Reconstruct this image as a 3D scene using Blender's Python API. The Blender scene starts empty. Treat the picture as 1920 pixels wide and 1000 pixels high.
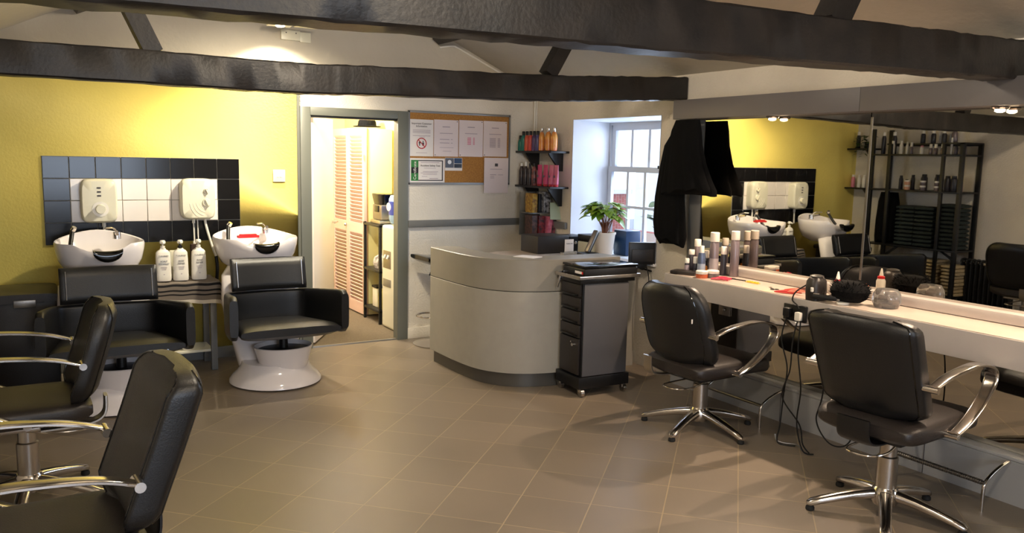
import bpy, bmesh, math, random
from math import pi, sin, cos, radians as rad
from mathutils import Vector, Matrix
random.seed(7)
sc = bpy.context.scene
COL = sc.collection

# ---------------------------------------------------------------- camera
CAM_H = 1.55
yaw, pitch, roll = rad(30.744), rad(7.4279), rad(1.1834)
F = Vector((sin(yaw) * cos(pitch), cos(yaw) * cos(pitch), -sin(pitch)))
R0 = Vector((cos(yaw), -sin(yaw), 0)); U0 = R0.cross(F)
RT = cos(roll) * R0 + sin(roll) * U0; UP = -sin(roll) * R0 + cos(roll) * U0
cam_d = bpy.data.cameras.new('camera'); cam = bpy.data.objects.new('camera', cam_d); COL.objects.link(cam)
cam_d.sensor_width = 36; cam_d.lens = 1557.73 * 36 / 1920
cam_d.clip_start = 0.05
cam.matrix_world = Matrix(((RT.x, UP.x, -F.x, 0), (RT.y, UP.y, -F.y, 0), (RT.z, UP.z, -F.z, CAM_H), (0, 0, 0, 1)))
sc.camera = cam

# ---------------------------------------------------------------- world, exposure, lights
sc.view_settings.view_transform = 'Standard'
sc.view_settings.look = 'None'
sc.view_settings.gamma = 1
sc.view_settings.use_curve_mapping = False
sc.view_settings.exposure = 0.75
w = bpy.data.worlds.new('overcast_sky'); sc.world = w; w.use_nodes = True
bg = w.node_tree.nodes['Background']; bg.inputs[0].default_value = (0.78, 0.88, 1.0, 1); bg.inputs[1].default_value = 1.5

WARM = (1.0, 0.85, 0.66)
def lamp(name, kind, loc, power, col=WARM, size=0.05, target=None, spot=90, blend=0.6, sy=None, rough=None):
    d = bpy.data.lights.new(name, kind); d.energy = power; d.color = col
    if kind == 'AREA':
        d.size = size
        if sy: d.shape = 'RECTANGLE'; d.size_y = sy
    else: d.shadow_soft_size = size
    if kind == 'SPOT': d.spot_size = rad(spot); d.spot_blend = blend
    o = bpy.data.objects.new(name, d); COL.objects.link(o); o.location = loc
    if target: o.rotation_euler = (Vector(target) - Vector(loc)).to_track_quat('-Z', 'Y').to_euler()
    return o
# spotlight washing the yellow wall beside the door
lamp('wall_wash_light', 'SPOT', (1.80, 5.35, 2.34), 125, (1, .88, .66), .04, (1.50, 6.44, .95), 122, 1.0)
lamp('gable_spot_light', 'SPOT', (1.68, 6.16, 2.44), 20, (1, .88, .66), .02, (1.72, 6.40, 1.4), 122, .35)
# roof lamps above the view, then an added fill light
lamp('roof_lamp_light', 'POINT', (1.45, 3.35, 2.50), 42, WARM, .10)
lamp('front_roof_lamp_light', 'POINT', (1.35, 0.75, 2.45), 42, WARM, .10)
lamp('rear_fill_light', 'POINT', (0.4, -0.9, 2.25), 22, WARM, .12)  # fill light added behind the camera, has no fitting
# corridor lamps
lamp('corridor_lamp_light', 'POINT', (2.35, 7.35, 2.10), 62, (1, .93, .80), .08)
# daylight entering by the two windows
lamp('street_window_daylight', 'AREA', (4.75, 5.25, 1.45), 26, (.62, .76, 1), 1.0, (3.0, 5.0, 1.2), sy=1.0)
lamp('shop_window_daylight', 'AREA', (0.9, -2.3, 1.35), 42, (.68, .80, 1), 1.8, (0.9, 0, 1.0), sy=1.1)

# ---------------------------------------------------------------- materials
def lin(c):
    return tuple((x / 255 / 12.92) if x / 255 <= .04045 else ((x / 255 + .055) / 1.055) ** 2.4 for x in c[:3]) + (1,)
MC = {}
def mat(name, c, rough=.5, metal=0, var=0, vscale=8, bump=0, bscale=40, coat=0, emit=0, trans=0, c2=None, spec=None):
    if name in MC: return MC[name]
    m = bpy.data.materials.new(name); m.use_nodes = True; nt = m.node_tree; p = nt.nodes['Principled BSDF']
    p.inputs['Base Color'].default_value = lin(c); p.inputs['Roughness'].default_value = rough; p.inputs['Metallic'].default_value = metal
    p.inputs['Coat Weight'].default_value = coat; p.inputs['Coat Roughness'].default_value = .08
    if spec is not None: p.inputs['Specular IOR Level'].default_value = spec
    if trans: p.inputs['Transmission Weight'].default_value = trans
    if emit:
        p.inputs['Emission Color'].default_value = lin(c); p.inputs['Emission Strength'].default_value = emit
    if var or c2 or bump:
        tc = nt.nodes.new('ShaderNodeTexCoord')
    if var or c2:
        n = nt.nodes.new('ShaderNodeTexNoise'); n.inputs['Scale'].default_value = vscale; n.inputs['Detail'].default_value = 5
        nt.links.new(tc.outputs['Object'], n.inputs['Vector'])
        r = nt.nodes.new('ShaderNodeValToRGB')
        a = lin(c); b = lin(c2) if c2 else tuple(min(1, x * (1 + var)) for x in a[:3]) + (1,)
        if not c2: a = tuple(x * (1 - var) for x in a[:3]) + (1,)
        r.color_ramp.elements[0].color = a; r.color_ramp.elements[1].color = b
        r.color_ramp.elements[0].position = .35; r.color_ramp.elements[1].position = .65
        nt.links.new(n.outputs['Fac'], r.inputs[0]); nt.links.new(r.outputs[0], p.inputs['Base Color'])
    if bump:
        n2 = nt.nodes.new('ShaderNodeTexNoise'); n2.inputs['Scale'].default_value = bscale; n2.inputs['Detail'].default_value = 4
        nt.links.new(tc.outputs['Object'], n2.inputs['Vector'])
        bp = nt.nodes.new('ShaderNodeBump'); bp.inputs['Strength'].default_value = bump; bp.inputs['Distance'].default_value = .01
        nt.links.new(n2.outputs['Fac'], bp.inputs['Height']); nt.links.new(bp.outputs[0], p.inputs['Normal'])
    MC[name] = m; return m

M = dict(
    yellow=mat('yellow_paint', (232, 212, 112), .55, var=.03, vscale=3, bump=.15, bscale=60),
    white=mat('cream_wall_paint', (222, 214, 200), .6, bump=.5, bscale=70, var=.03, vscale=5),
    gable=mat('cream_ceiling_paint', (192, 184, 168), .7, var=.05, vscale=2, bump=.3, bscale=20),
    reveal=mat('white_reveal_paint', (214, 216, 222), .6),
    grey=mat('grey_gloss_paint', (112, 112, 110), .38, var=.04, vscale=6),
    greytrim=mat('grey_trim_paint', (104, 106, 98), .4),
    fascia=mat('grey_fascia_laminate', (104, 100, 100), .45, var=.03, vscale=4),
    beam=mat('black_painted_oak', (20, 19, 20), .46, c2=(34, 30, 28), vscale=9, bump=.16, bscale=60, spec=.42),
    black=mat('black_vinyl', (17, 17, 19), .40, bump=.12, bscale=220, spec=.5),
    blackv=mat('black_leatherette', (38, 33, 31), .38, bump=.15, bscale=260),
    blackp=mat('black_plastic', (14, 14, 16), .4),
    blackg=mat('black_gloss_plastic', (10, 10, 11), .12),
    blackm=mat('black_metal', (14, 14, 15), .45),
    rubber=mat('black_rubber', (10, 10, 10), .8),
    chrome=mat('chrome', (214, 208, 202), .16, 1),
    brushed=mat('brushed_aluminium', (186, 180, 172), .28, 1),
    steel=mat('satin_steel', (150, 146, 142), .35, 1),
    ceramic=mat('white_gloss_ceramic', (232, 226, 226), .12, coat=.4),
    white_pl=mat('white_plastic', (230, 226, 216), .35),
    cream_pl=mat('cream_plastic', (222, 218, 196), .35),
    paper=mat('white_paper', (226, 220, 216), .8),
    paperpk=mat('laminated_paper', (222, 208, 206), .35),
    ink=mat('dark_print', (70, 66, 72), .8), inkl=mat('pale_print', (165, 150, 158), .8),
    red=mat('red_plastic', (196, 30, 36), .4), redink=mat('red_print', (178, 34, 44), .7),
    green=mat('green_print', (44, 120, 58), .7),
    cork=mat('cork', (176, 126, 62), .85, c2=(150, 102, 46), vscale=90, bump=.3, bscale=150),
    alu=mat('dull_aluminium', (150, 150, 150), .4, .8),
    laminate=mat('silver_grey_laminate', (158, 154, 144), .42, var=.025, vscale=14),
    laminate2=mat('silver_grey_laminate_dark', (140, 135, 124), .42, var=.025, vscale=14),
    plinth=mat('dark_brushed_plinth', (92, 90, 86), .32, .5),
    worktop=mat('pale_worktop', (206, 190, 176), .3, coat=.2),
    counterf=mat('grey_counter_laminate', (176, 168, 162), .38, var=.02, vscale=10),
    plgrey=mat('grey_plinth_paint', (150, 150, 150), .38),
    tile_k=mat('black_glazed_tile', (14, 14, 16), .16, spec=.35), tile_w=mat('white_glazed_tile', (230, 222, 214), .2),
    grout=mat('pale_grout', (170, 166, 156), .8),
    cloth=mat('black_gown_fabric', (9, 9, 10), .9, bump=.3, bscale=300, spec=.15),
    carpet=mat('brown_carpet', (104, 92, 74), .95, var=.2, vscale=120, bump=.5, bscale=300),
    louvre=mat('pinkish_louvre_paint', (206, 178, 166), .5),
    corridor=mat('pale_yellow_paint', (244, 232, 160), .6), corrwhite=mat('corridor_white', (244, 232, 222), .6),
    towel_d=mat('dark_towel', (30, 38, 36), .95, bump=.6, bscale=120, c2=(44, 54, 50), vscale=30),
    towel_b=mat('beige_towel', (190, 172, 138), .95, bump=.6, bscale=120, var=.1, vscale=30),
    trolgrey=mat('trolley_grey_laminate', (82, 82, 86), .4),
    amber=mat('amber_liquid', (206, 130, 50), .25), leaf=mat('leaf_green', (96, 140, 40), .4, c2=(150, 176, 60), vscale=14),
    leafd=mat('dark_leaf_green', (34, 62, 30), .5, c2=(70, 96, 44), vscale=14),
    soil=mat('soil', (50, 32, 22), .9), stem=mat('reddish_stem', (120, 70, 44), .6),
    pot=mat('white_pot', (232, 222, 210), .4), blue=mat('dark_blue_plastic', (28, 58, 96), .35),
    brick=mat('red_brick', (150, 78, 68), .8, c2=(170, 104, 90), vscale=20), road=mat('street_asphalt', (150, 156, 170), .9),
    render=mat('white_render', (226, 230, 236), .8), slate=mat('slate', (90, 96, 110), .7),
    bulb=mat('lamp_glow', (255, 225, 185), .3, emit=14), pink=mat('pink_tube', (196, 62, 110), .35), pinkl=mat('pale_pink_tube', (216, 130, 150), .35),
)
# glass
g = bpy.data.materials.new('window_glass'); g.use_nodes = True
gn = g.node_tree; gp = gn.nodes['Principled BSDF']; mx = gn.nodes.new('ShaderNodeMixShader'); tr = gn.nodes.new('ShaderNodeBsdfTransparent'); gl = gn.nodes.new('ShaderNodeBsdfGlossy')
gl.inputs['Roughness'].default_value = .02; mx.inputs[0].default_value = .06; gn.links.new(tr.outputs[0], mx.inputs[1]); gn.links.new(gl.outputs[0], mx.inputs[2])
gn.links.new(mx.outputs[0], gn.nodes['Material Output'].inputs[0]); M['glass'] = g
M['mirror'] = mat('mirror_silver', (196, 192, 184), .012, 1)
M['clear'] = mat('clear_plastic', (225, 225, 222), .1, trans=.85)

def floor_tiles():
    m = bpy.data.materials.new('grey_brown_floor_tiles'); m.use_nodes = True; nt = m.node_tree; p = nt.nodes['Principled BSDF']
    tc = nt.nodes.new('ShaderNodeTexCoord'); mp = nt.nodes.new('ShaderNodeMapping'); mp.vector_type = 'POINT'
    s = .3231
    a = rad(-45.8)
    # grid origin measured on the floor
    mp.inputs['Rotation'].default_value = (0, 0, -a)
    ox, oy = 1.99987 * 1.55, 2.74816 * 1.55
    lx = cos(-a) * ox - sin(-a) * oy; ly = sin(-a) * ox + cos(-a) * oy
    mp.inputs['Location'].default_value = (-(lx % s) + s * 40, -(ly % s) + s * 40, 0)
    nt.links.new(tc.outputs['Object'], mp.inputs[0])
    b = nt.nodes.new('ShaderNodeTexBrick'); b.offset = 0; b.squash = 1
    b.inputs['Scale'].default_value = 1; b.inputs['Brick Width'].default_value = s; b.inputs['Row Height'].default_value = s
    b.inputs['Mortar Size'].default_value = .0032; b.inputs['Mortar Smooth'].default_value = .3; b.inputs['Bias'].default_value = 0
    b.inputs['Color1'].default_value = lin((122, 110, 95)); b.inputs['Color2'].default_value = lin((131, 118, 102)); b.inputs['Mortar'].default_value = lin((160, 142, 112))
    nt.links.new(mp.outputs[0], b.inputs[0])
    n = nt.nodes.new('ShaderNodeTexNoise'); n.inputs['Scale'].default_value = 2.2; n.inputs['Detail'].default_value = 8; nt.links.new(tc.outputs['Object'], n.inputs[0])
    mxn = nt.nodes.new('ShaderNodeMix'); mxn.data_type = 'RGBA'; mxn.blend_type = 'MULTIPLY'; mxn.inputs[0].default_value = .35
    nt.links.new(b.outputs[0], mxn.inputs[6]); nt.links.new(n.outputs['Fac'], mxn.inputs[7])
    # multiply with noise darkens; compensate
    g2 = nt.nodes.new('ShaderNodeBrightContrast'); g2.inputs[1].default_value = .015; nt.links.new(mxn.outputs[2], g2.inputs[0])
    nt.links.new(g2.outputs[0], p.inputs['Base Color'])
    rr = nt.nodes.new('ShaderNodeMapRange'); rr.inputs[3].default_value = .34; rr.inputs[4].default_value = .5; nt.links.new(n.outputs['Fac'], rr.inputs[0]); nt.links.new(rr.outputs[0], p.inputs['Roughness'])
    bp = nt.nodes.new('ShaderNodeBump'); bp.inputs['Strength'].default_value = .35; bp.inputs['Distance'].default_value = .003; bp.invert = True
    nt.links.new(b.outputs['Fac'], bp.inputs['Height']); nt.links.new(bp.outputs[0], p.inputs['Normal'])
    return m
M['floor'] = floor_tiles()
def stripes():
    m = bpy.data.materials.new('striped_towel'); m.use_nodes = True; nt = m.node_tree; p = nt.nodes['Principled BSDF']; p.inputs['Roughness'].default_value = .95
    at = nt.nodes.new('ShaderNodeAttribute'); at.attribute_name = 'run'
    r = nt.nodes.new('ShaderNodeValToRGB'); r.color_ramp.interpolation = 'CONSTANT'; e = r.color_ramp.elements
    gy = lin((120, 110, 100)); bk = lin((14, 12, 16)); wt = lin((214, 204, 186))
    e[0].position = 0; e[0].color = gy; e[1].position = .70; e[1].color = bk
    for ps, c in ((.73, gy), (.785, bk), (.81, gy), (.85, bk), (.875, gy), (.945, wt)):
        x = e.new(ps); x.color = c
    nt.links.new(at.outputs['Fac'], r.inputs[0]); nt.links.new(r.outputs[0], p.inputs['Base Color'])
    n2 = nt.nodes.new('ShaderNodeTexNoise'); n2.inputs['Scale'].default_value = 200
    bp = nt.nodes.new('ShaderNodeBump'); bp.inputs['Strength'].default_value = .5; bp.inputs['Distance'].default_value = .01
    nt.links.new(n2.outputs['Fac'], bp.inputs['Height']); nt.links.new(bp.outputs[0], p.inputs['Normal'])
    return m
M['stripe'] = stripes()

# ---------------------------------------------------------------- mesh helpers
def V(*a): return Vector(a)
class B:
    def __init__(s): s.bm = bmesh.new(); s.mi = 0
    def box(s, c, d, bev=0, rz=0, rot=None, seg=2):
        r = bmesh.ops.create_cube(s.bm, size=1)
        mt = Matrix.Translation(c) @ (rot if rot else Matrix.Rotation(rz, 4, 'Z')) @ Matrix.Diagonal((*d, 1))
        bmesh.ops.transform(s.bm, matrix=mt, verts=r['verts'])
        fs = set(f for v in r['verts'] for f in v.link_faces)
        for f in fs: f.material_index = s.mi
        if bev:
            es = list(set(e for f in fs for e in f.edges))
            q = bmesh.ops.bevel(s.bm, geom=es, offset=min(bev, min(d) * .48), segments=seg, affect='EDGES', profile=.6)
            for f in q['faces']: f.material_index = s.mi
        return s
    def b2(s, x0, x1, y0, y1, z0, z1, bev=0):
        return s.box(((x0 + x1) / 2, (y0 + y1) / 2, (z0 + z1) / 2), (abs(x1 - x0), abs(y1 - y0), abs(z1 - z0)), bev)
    def loft(s, rings, cap=True, close=False, smooth=True):
        vr = [[s.bm.verts.new(p) for p in r] for r in rings]
        n = len(vr[0]); L = len(vr)
        for i in range(L if close else L - 1):
            a, b = vr[i], vr[(i + 1) % L]
            for j in range(n):
                try:
                    f = s.bm.faces.new((a[j], a[(j + 1) % n], b[(j + 1) % n], b[j])); f.material_index = s.mi; f.smooth = smooth
                except ValueError: pass
        if cap and not close:
            for r in (vr[0], vr[-1]):
                f = s.bm.faces.new(r); f.material_index = s.mi
        return s
    def tube(s, pts, r, seg=10, cap=True, ry=None):
        pts = [Vector(p) for p in pts]; n = len(pts); rings = []
        up = None
        for i, p in enumerate(pts):
            t = (pts[min(i + 1, n - 1)] - pts[max(i - 1, 0)]).normalized()
            if up is None:
                up = Vector((0, 0, 1)) if abs(t.z) < .95 else Vector((1, 0, 0))
            a = t.cross(up)
            if a.length < 1e-4: a = t.cross(Vector((0, 1, 0)))
            a.normalize(); b = a.cross(t).normalized(); up = b
            rr = r[i] if isinstance(r, (list, tuple)) else r
            rings.append([p + a * cos(2 * pi * k / seg) * rr + b * sin(2 * pi * k / seg) * (rr if ry is None else rr * ry) for k in range(seg)])
        return s.loft(rings, cap)
    def strip(s, pts, side, wd, th, seg=14, n=3.5):
        """flat bar swept along pts; side = vector of its width"""
        pts = [Vector(p) for p in pts]; N = len(pts); rings = []; side = Vector(side).normalized()
        for i, p in enumerate(pts):
            t = (pts[min(i + 1, N - 1)] - pts[max(i - 1, 0)]).normalized()
            nn = side.cross(t).normalized()
            W = wd[i] if isinstance(wd, (list, tuple)) else wd
            rings.append(sring(p, side * W / 2, nn * th / 2, n, seg))
        return s.loft(rings)
    def cyl(s, p0, p1, r0, r1=None, seg=20):
        return s.tube([p0, p1], [r0, r0 if r1 is None else r1], seg)
    def lathe(s, prof, c=(0, 0, 0), seg=24, sx=1, sy=1, cap=True):
        return s.loft([[Vector((c[0] + r * cos(2 * pi * k / seg) * sx, c[1] + r * sin(2 * pi * k / seg) * sy, c[2] + z)) for k in range(seg)] for r, z in prof], cap)
    def poly(s, pts, depth):
        """prism from polygon pts extruded by vector depth"""
        a = [s.bm.verts.new(p) for p in pts]; b = [s.bm.verts.new(Vector(p) + Vector(depth)) for p in pts]; n = len(pts)
        for f in [a[::-1], b] + [[a[i], a[(i + 1) % n], b[(i + 1) % n], b[i]] for i in range(n)]:
            f = s.bm.faces.new(f); f.material_index = s.mi
        return s
    def build(s, name, m, parent=None, kind=None, sharp=40, **tags):
        bmesh.ops.remove_doubles(s.bm, verts=s.bm.verts, dist=1e-5)
        bmesh.ops.recalc_face_normals(s.bm, faces=s.bm.faces)
        for f in s.bm.faces: f.smooth = True
        for e in s.bm.edges:
            if len(e.link_faces) == 2 and e.calc_face_angle(0) > rad(sharp): e.smooth = False
        me = bpy.data.meshes.new(name); s.bm.to_mesh(me); s.bm.free()
        for x in (m if isinstance(m, (list, tuple)) else [m]): me.materials.append(M[x] if isinstance(x, str) else x)
        o = bpy.data.objects.new(name, me); COL.objects.link(o)
        if parent: o.parent = parent
        if kind: o['kind'] = kind
        for k, v in tags.items(): o[k] = v
        return o
def sring(c, a, b, n=2.5, k=20, bend=None):
    c, a, b = Vector(c), Vector(a), Vector(b); out = []
    for i in range(k):
        t = 2 * pi * (i + .5) / k; u = abs(cos(t)) ** (2 / n) * (1 if cos(t) > 0 else -1); v = abs(sin(t)) ** (2 / n) * (1 if sin(t) > 0 else -1)
        p = c + a * u + b * v
        if bend is not None: p += Vector(bend) * u * u
        out.append(p)
    return out
def thing(name, label, cat, loc=(0, 0, 0), rz=0, group=None):
    o = bpy.data.objects.new(name, None); COL.objects.link(o); o.empty_display_size = .05
    o.location = loc; o.rotation_euler = (0, 0, rz); o['label'] = label; o['category'] = cat
    if group: o['group'] = group
    return o
def tag(o, label, cat, group=None, loc=None, rz=None):
    o['label'] = label; o['category'] = cat
    if group: o['group'] = group
    if loc is not None: o.location = loc
    if rz is not None: o.rotation_euler = (0, 0, rz)
    return o
def dup(root, loc, rz=0, label=None, group=None):
    r = root.copy(); COL.objects.link(r); r.location = loc; r.rotation_euler = (0, 0, rz)
    if label: r['label'] = label
    if group: r['group'] = group
    for ch in list(root.children):
        c = ch.copy(); COL.objects.link(c); c.parent = r
        for gch in ch.children:
            d = gch.copy(); COL.objects.link(d); d.parent = c
    return r
def curve(pts, n=8):
    """Catmull-Rom through points"""
    P = [Vector(p) for p in pts]; out = []
    for i in range(len(P) - 1):
        p0, p1, p2, p3 = P[max(i - 1, 0)], P[i], P[i + 1], P[min(i + 2, len(P) - 1)]
        for k in range(n):
            t = k / n
            out.append(.5 * ((2 * p1) + (-p0 + p2) * t + (2 * p0 - 5 * p1 + 4 * p2 - p3) * t * t + (-p0 + 3 * p1 - 3 * p2 + p3) * t ** 3))
    out.append(P[-1]); return out
def text(name, body, size, loc, rot, m, parent, align='CENTER', depth=.0006):
    c = bpy.data.curves.new(name, 'FONT'); c.body = body; c.size = size; c.align_x = align; c.align_y = 'CENTER'; c.extrude = depth; c.resolution_u = 2
    t = bpy.data.objects.new(name, c); COL.objects.link(t)
    dg = bpy.context.evaluated_depsgraph_get(); me = bpy.data.meshes.new_from_object(t.evaluated_get(dg))
    bpy.data.objects.remove(t); o = bpy.data.objects.new(name, me); COL.objects.link(o)
    me.materials.clear(); me.materials.append(M[m]); o.location = loc; o.rotation_euler = rot
    if parent: o.parent = parent
    return o
FACE_Y = (pi / 2, 0, 0)          # text standing up and read from -Y

# ================================================================ SETTING
YW = 6.444; XW = 4.03; XL = -.56; XM = 3.985
B().b2(XL - .15, 4.45, -2.15, YW + .0, -.1, 0).build('floor', 'floor', kind='structure')
b = B(); b.b2(1.6, 3.3, YW + .03, 9.0, -.1, .004); b.build('floor_corridor', 'carpet', kind='structure')
B().b2(1.965, 2.715, YW, YW + .03, -.02, .010, .003).build('trim_1', 'alu', kind='structure')
# back wall: yellow left, cream right, cream gable above
b = B(); T = .06
b.mi = 0; b.b2(XL, 1.885, YW, YW + T, 0, 2.14)
b.mi = 1; b.b2(1.885, 1.965, YW, YW + T, 0, 2.14); b.b2(1.965, 2.715, YW, YW + T, 1.855, 2.14); b.b2(2.715, XW, YW, YW + T, 0, 2.14)
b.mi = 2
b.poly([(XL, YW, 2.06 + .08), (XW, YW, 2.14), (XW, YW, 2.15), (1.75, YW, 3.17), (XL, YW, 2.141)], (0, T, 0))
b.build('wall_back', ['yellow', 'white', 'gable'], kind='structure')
# right wall with window opening
b = B(); D = 4.42
b.mi = 0
b.b2(XW, D, -2, 4.70, 0, 2.15); b.b2(XW, D, 5.82, YW + T, 0, 2.15); b.b2(XW, D, 4.70, 5.82, 0, .79); b.b2(XW, D, 4.70, 5.82, 1.88, 2.15)
b.build('wall_right', ['white'], kind='structure')
b = B()
b.poly([(XW - .001, 5.815, .80), (D - .05, 5.765, .80), (D - .05, 5.815, .80)], (0, 0, 1.08)); b.poly([(XW - .001, 4.705, .80), (D - .05, 4.705, .80), (D - .05, 4.74, .80)], (0, 0, 1.08))
b.poly([(XW - .001, 4.705, 1.879), (D - .05, 4.705, 1.879), (D - .05, 4.705, 1.865)], (0, 1.11, 0))
b.build('trim_2', 'reveal', kind='structure')
B().b2(XL - .15, XL, -2, YW + T, 0, 2.07).build('wall_left', 'white', kind='structure')
# front wall (behind the camera) with the shop window opening
b = B(); b.b2(XL, XW, -2.15, -2, 0, .7); b.b2(XL, XW, -2.15, -2, 2.0, 2.14); b.b2(XL, -.1, -2.15, -2, .7, 2.0); b.b2(1.9, XW, -2.15, -2, .7, 2.0)
b.poly([(XL, -2, 2.14), (XW, -2, 2.14), (1.75, -2, 3.17)], (0, -.15, 0)); b.build('wall_front', 'white', kind='structure')
b = B(); b.b2(-.1, 1.9, -2.10, -2.05, .7, .76); b.b2(-.1, 1.9, -2.10, -2.05, 1.94, 2.0)
for x in (-.07, .57, 1.23, 1.87): b.b2(x - .03, x + .03, -2.10, -2.05, .76, 1.94)
b.build('window_2', 'reveal', kind='structure')
# roof slopes
def roofz(x): return 2.06 + (x - XL) * .4805 if x < 1.75 else 2.15 + (XW - x) * .4474
b = B()
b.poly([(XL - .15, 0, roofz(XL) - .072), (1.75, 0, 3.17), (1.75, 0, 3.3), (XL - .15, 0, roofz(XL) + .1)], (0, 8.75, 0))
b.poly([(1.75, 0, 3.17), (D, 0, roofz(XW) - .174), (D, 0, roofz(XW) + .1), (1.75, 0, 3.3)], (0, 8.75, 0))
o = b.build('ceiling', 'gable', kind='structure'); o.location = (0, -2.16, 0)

# roof timbers
def timber(name, x0, z0a, x1, z1a, y, h, dpt, label=None, seed=1, h1=None):
    rnd = random.Random(seed); b = B(); n = 40; rings = []
    h1 = h1 or h
    for i in range(n + 1):
        t = i / n; x = x0 + (x1 - x0) * t; zz = z0a + (z1a - z0a) * t; hh = h + (h1 - h) * t
        w1, w2, w3, w4 = [rnd.uniform(-.0028, .0028) for _ in range(4)]
        rings.append([V(x, y + w3, zz + w1), V(x, y + dpt + w4, zz + w2), V(x, y + dpt + w4, zz + hh + w2), V(x, y + w3, zz + hh + w1)])
    return b.loft(rings)
def tie(name, pts, y, h, dpt, seed, m='beam'):
    rnd = random.Random(seed); b = B(); rings = []
    P = curve([(x, 0, z) for x, z in pts], 14)
    for p in P:
        w = [rnd.uniform(-.003, .003) for _ in range(4)]; c = .008
        x, zz = p.x, p.z
        rings.append([V(x, y + w[3] + c, zz + w[0]), V(x, y + dpt - c, zz + w[0]), V(x, y + dpt, zz + c + w[1]), V(x, y + dpt, zz + h - c + w[1]), V(x, y + dpt - c, zz + h + w[2]), V(x, y + c, zz + h + w[2]), V(x, y + w[3], zz + h - c), V(x, y + w[3], zz + c)])
    b.loft(rings); return b
t = thing('roof_truss', 'farther black timber roof truss, spanning the room nearest the yellow wall', 'beam', (0, 4.43, 1.875))
tb = tie('tie', [(XL, .0), (.5, 0), (1.3, -.005), (1.72, .008), (2.76, .033), (3.4, .065), (4.02, .10)], 0, .157, .13, 3)
tb.build('tie_beam', 'beam', t)
def brace(x0, z0, x1, z1, y, w_, d_):
    dx, dz = x1 - x0, z1 - z0; L = math.hypot(dx, dz); nx, nz = -dz / L * w_ / 2, dx / L * w_ / 2
    return B().poly([(x0 - nx, y, z0 - nz), (x0 + nx, y, z0 + nz), (x1 + nx, y, z1 + nz), (x1 - nx, y, z1 - nz)], (0, d_, 0))
brace(.602, .15, .395, .60, .02, .085, .09).build('strut', 'beam', t)
brace(2.905, .20, 3.12, .56, .02, .085, .09).build('strut', 'beam', t)
B().b2(4.0, 4.024, .02, .024 + .02, .12, .14).build('white_tab', 'paper', t)
t = thing('roof_truss', 'nearer black timber roof truss, largest beam crossing the top of the view', 'beam', (0, 2.12, 1.88))
tb = tie('tie', [(XL, -.012), (.3, 0), (1.14, .016), (1.92, .028), (2.8, .046), (3.57, .062), (4.02, .072)], 0, .172, .15, 5)
tb.build('tie_beam', 'beam', t)
brace(.60, .16, .42, .60, .03, .09, .09).build('strut', 'beam', t)
brace(2.69, .20, 2.93, .62, .03, .19 * .55, .09).build('strut', 'beam', t)
# purlins
b = B(); b.poly([(.355, 0, 2.490), (.391, 0, 2.444), (.46, 0, 2.475), (.52, 0, 2.54), (.50, 0, 2.560)], (0, 8.3, 0)); o = b.build('purlin', 'beam'); o.location = (0, -1.9, 0)
tag(o, 'left black purlin under the roof slope, end seen at top left', 'beam')
b = B(); b.poly([(2.99, 0, 2.60), (3.0, 0, 2.51), (3.055, 0, 2.47), (3.12, 0, 2.50), (3.11, 0, 2.545)], (0, 8.3, 0)); o = b.build('purlin', 'beam'); o.location = (0, -1.9, 0)
tag(o, 'right black purlin entering the gable above the notice board', 'beam')
o = B().tube(curve([(3.08, 0, 2.455), (3.2, 0, 2.475), (3.27, -.0, 2.455), (3.7, 0, 2.27), (3.94, 0, 2.16)], 6), .009, 8).build('conduit', 'white_pl'); tag(o, 'thin pale conduit sloping down the gable from the right purlin', 'pipe', loc=(0, YW - .012, 0))

# door frame, window, trims
b = B()
for x0, x1, z0, z1 in ((1.895, 1.975, 0, 1.915), (2.705, 2.80, 0, 1.915), (1.9752, 2.7048, 1.85, 1.915)):
    b.b2(x0, x1, YW - .022, YW - .001, z0, z1, .005)
b.b2(1.966, 1.985, YW - .001, YW + T + .01, .01, 1.852); b.b2(2.706, 2.714, YW - .001, YW + T + .01, .01, 1.852); b.mi = 1; b.b2(1.985, 2.706, YW, YW + T + .01, 1.835, 1.853)
b.build('door_1', ['greytrim', 'blackp'], kind='structure')
B().b2(1.872, 1.893, YW - .014, YW - .0005, 0, 2.13).build('trim_3', 'greytrim', kind='structure')
B().b2(2.80, XW - .02, YW - .028, YW - .0005, .955, 1.015, .01).build('trim_4', 'grey', kind='structure')
B().b2(XW - .028, XW - .0005, 5.86, YW - .03, .955, 1.015, .01).build('trim_5', 'grey', kind='structure')
B().b2(XL, 1.87, YW - .018, YW - .0005, 0, .085, .004).build('baseboard_back', 'grey', kind='structure')
B().b2(2.80, XW, YW - .018, YW - .0005, 0, .095, .004).build('baseboard_back_right', 'white', kind='structure')
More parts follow.
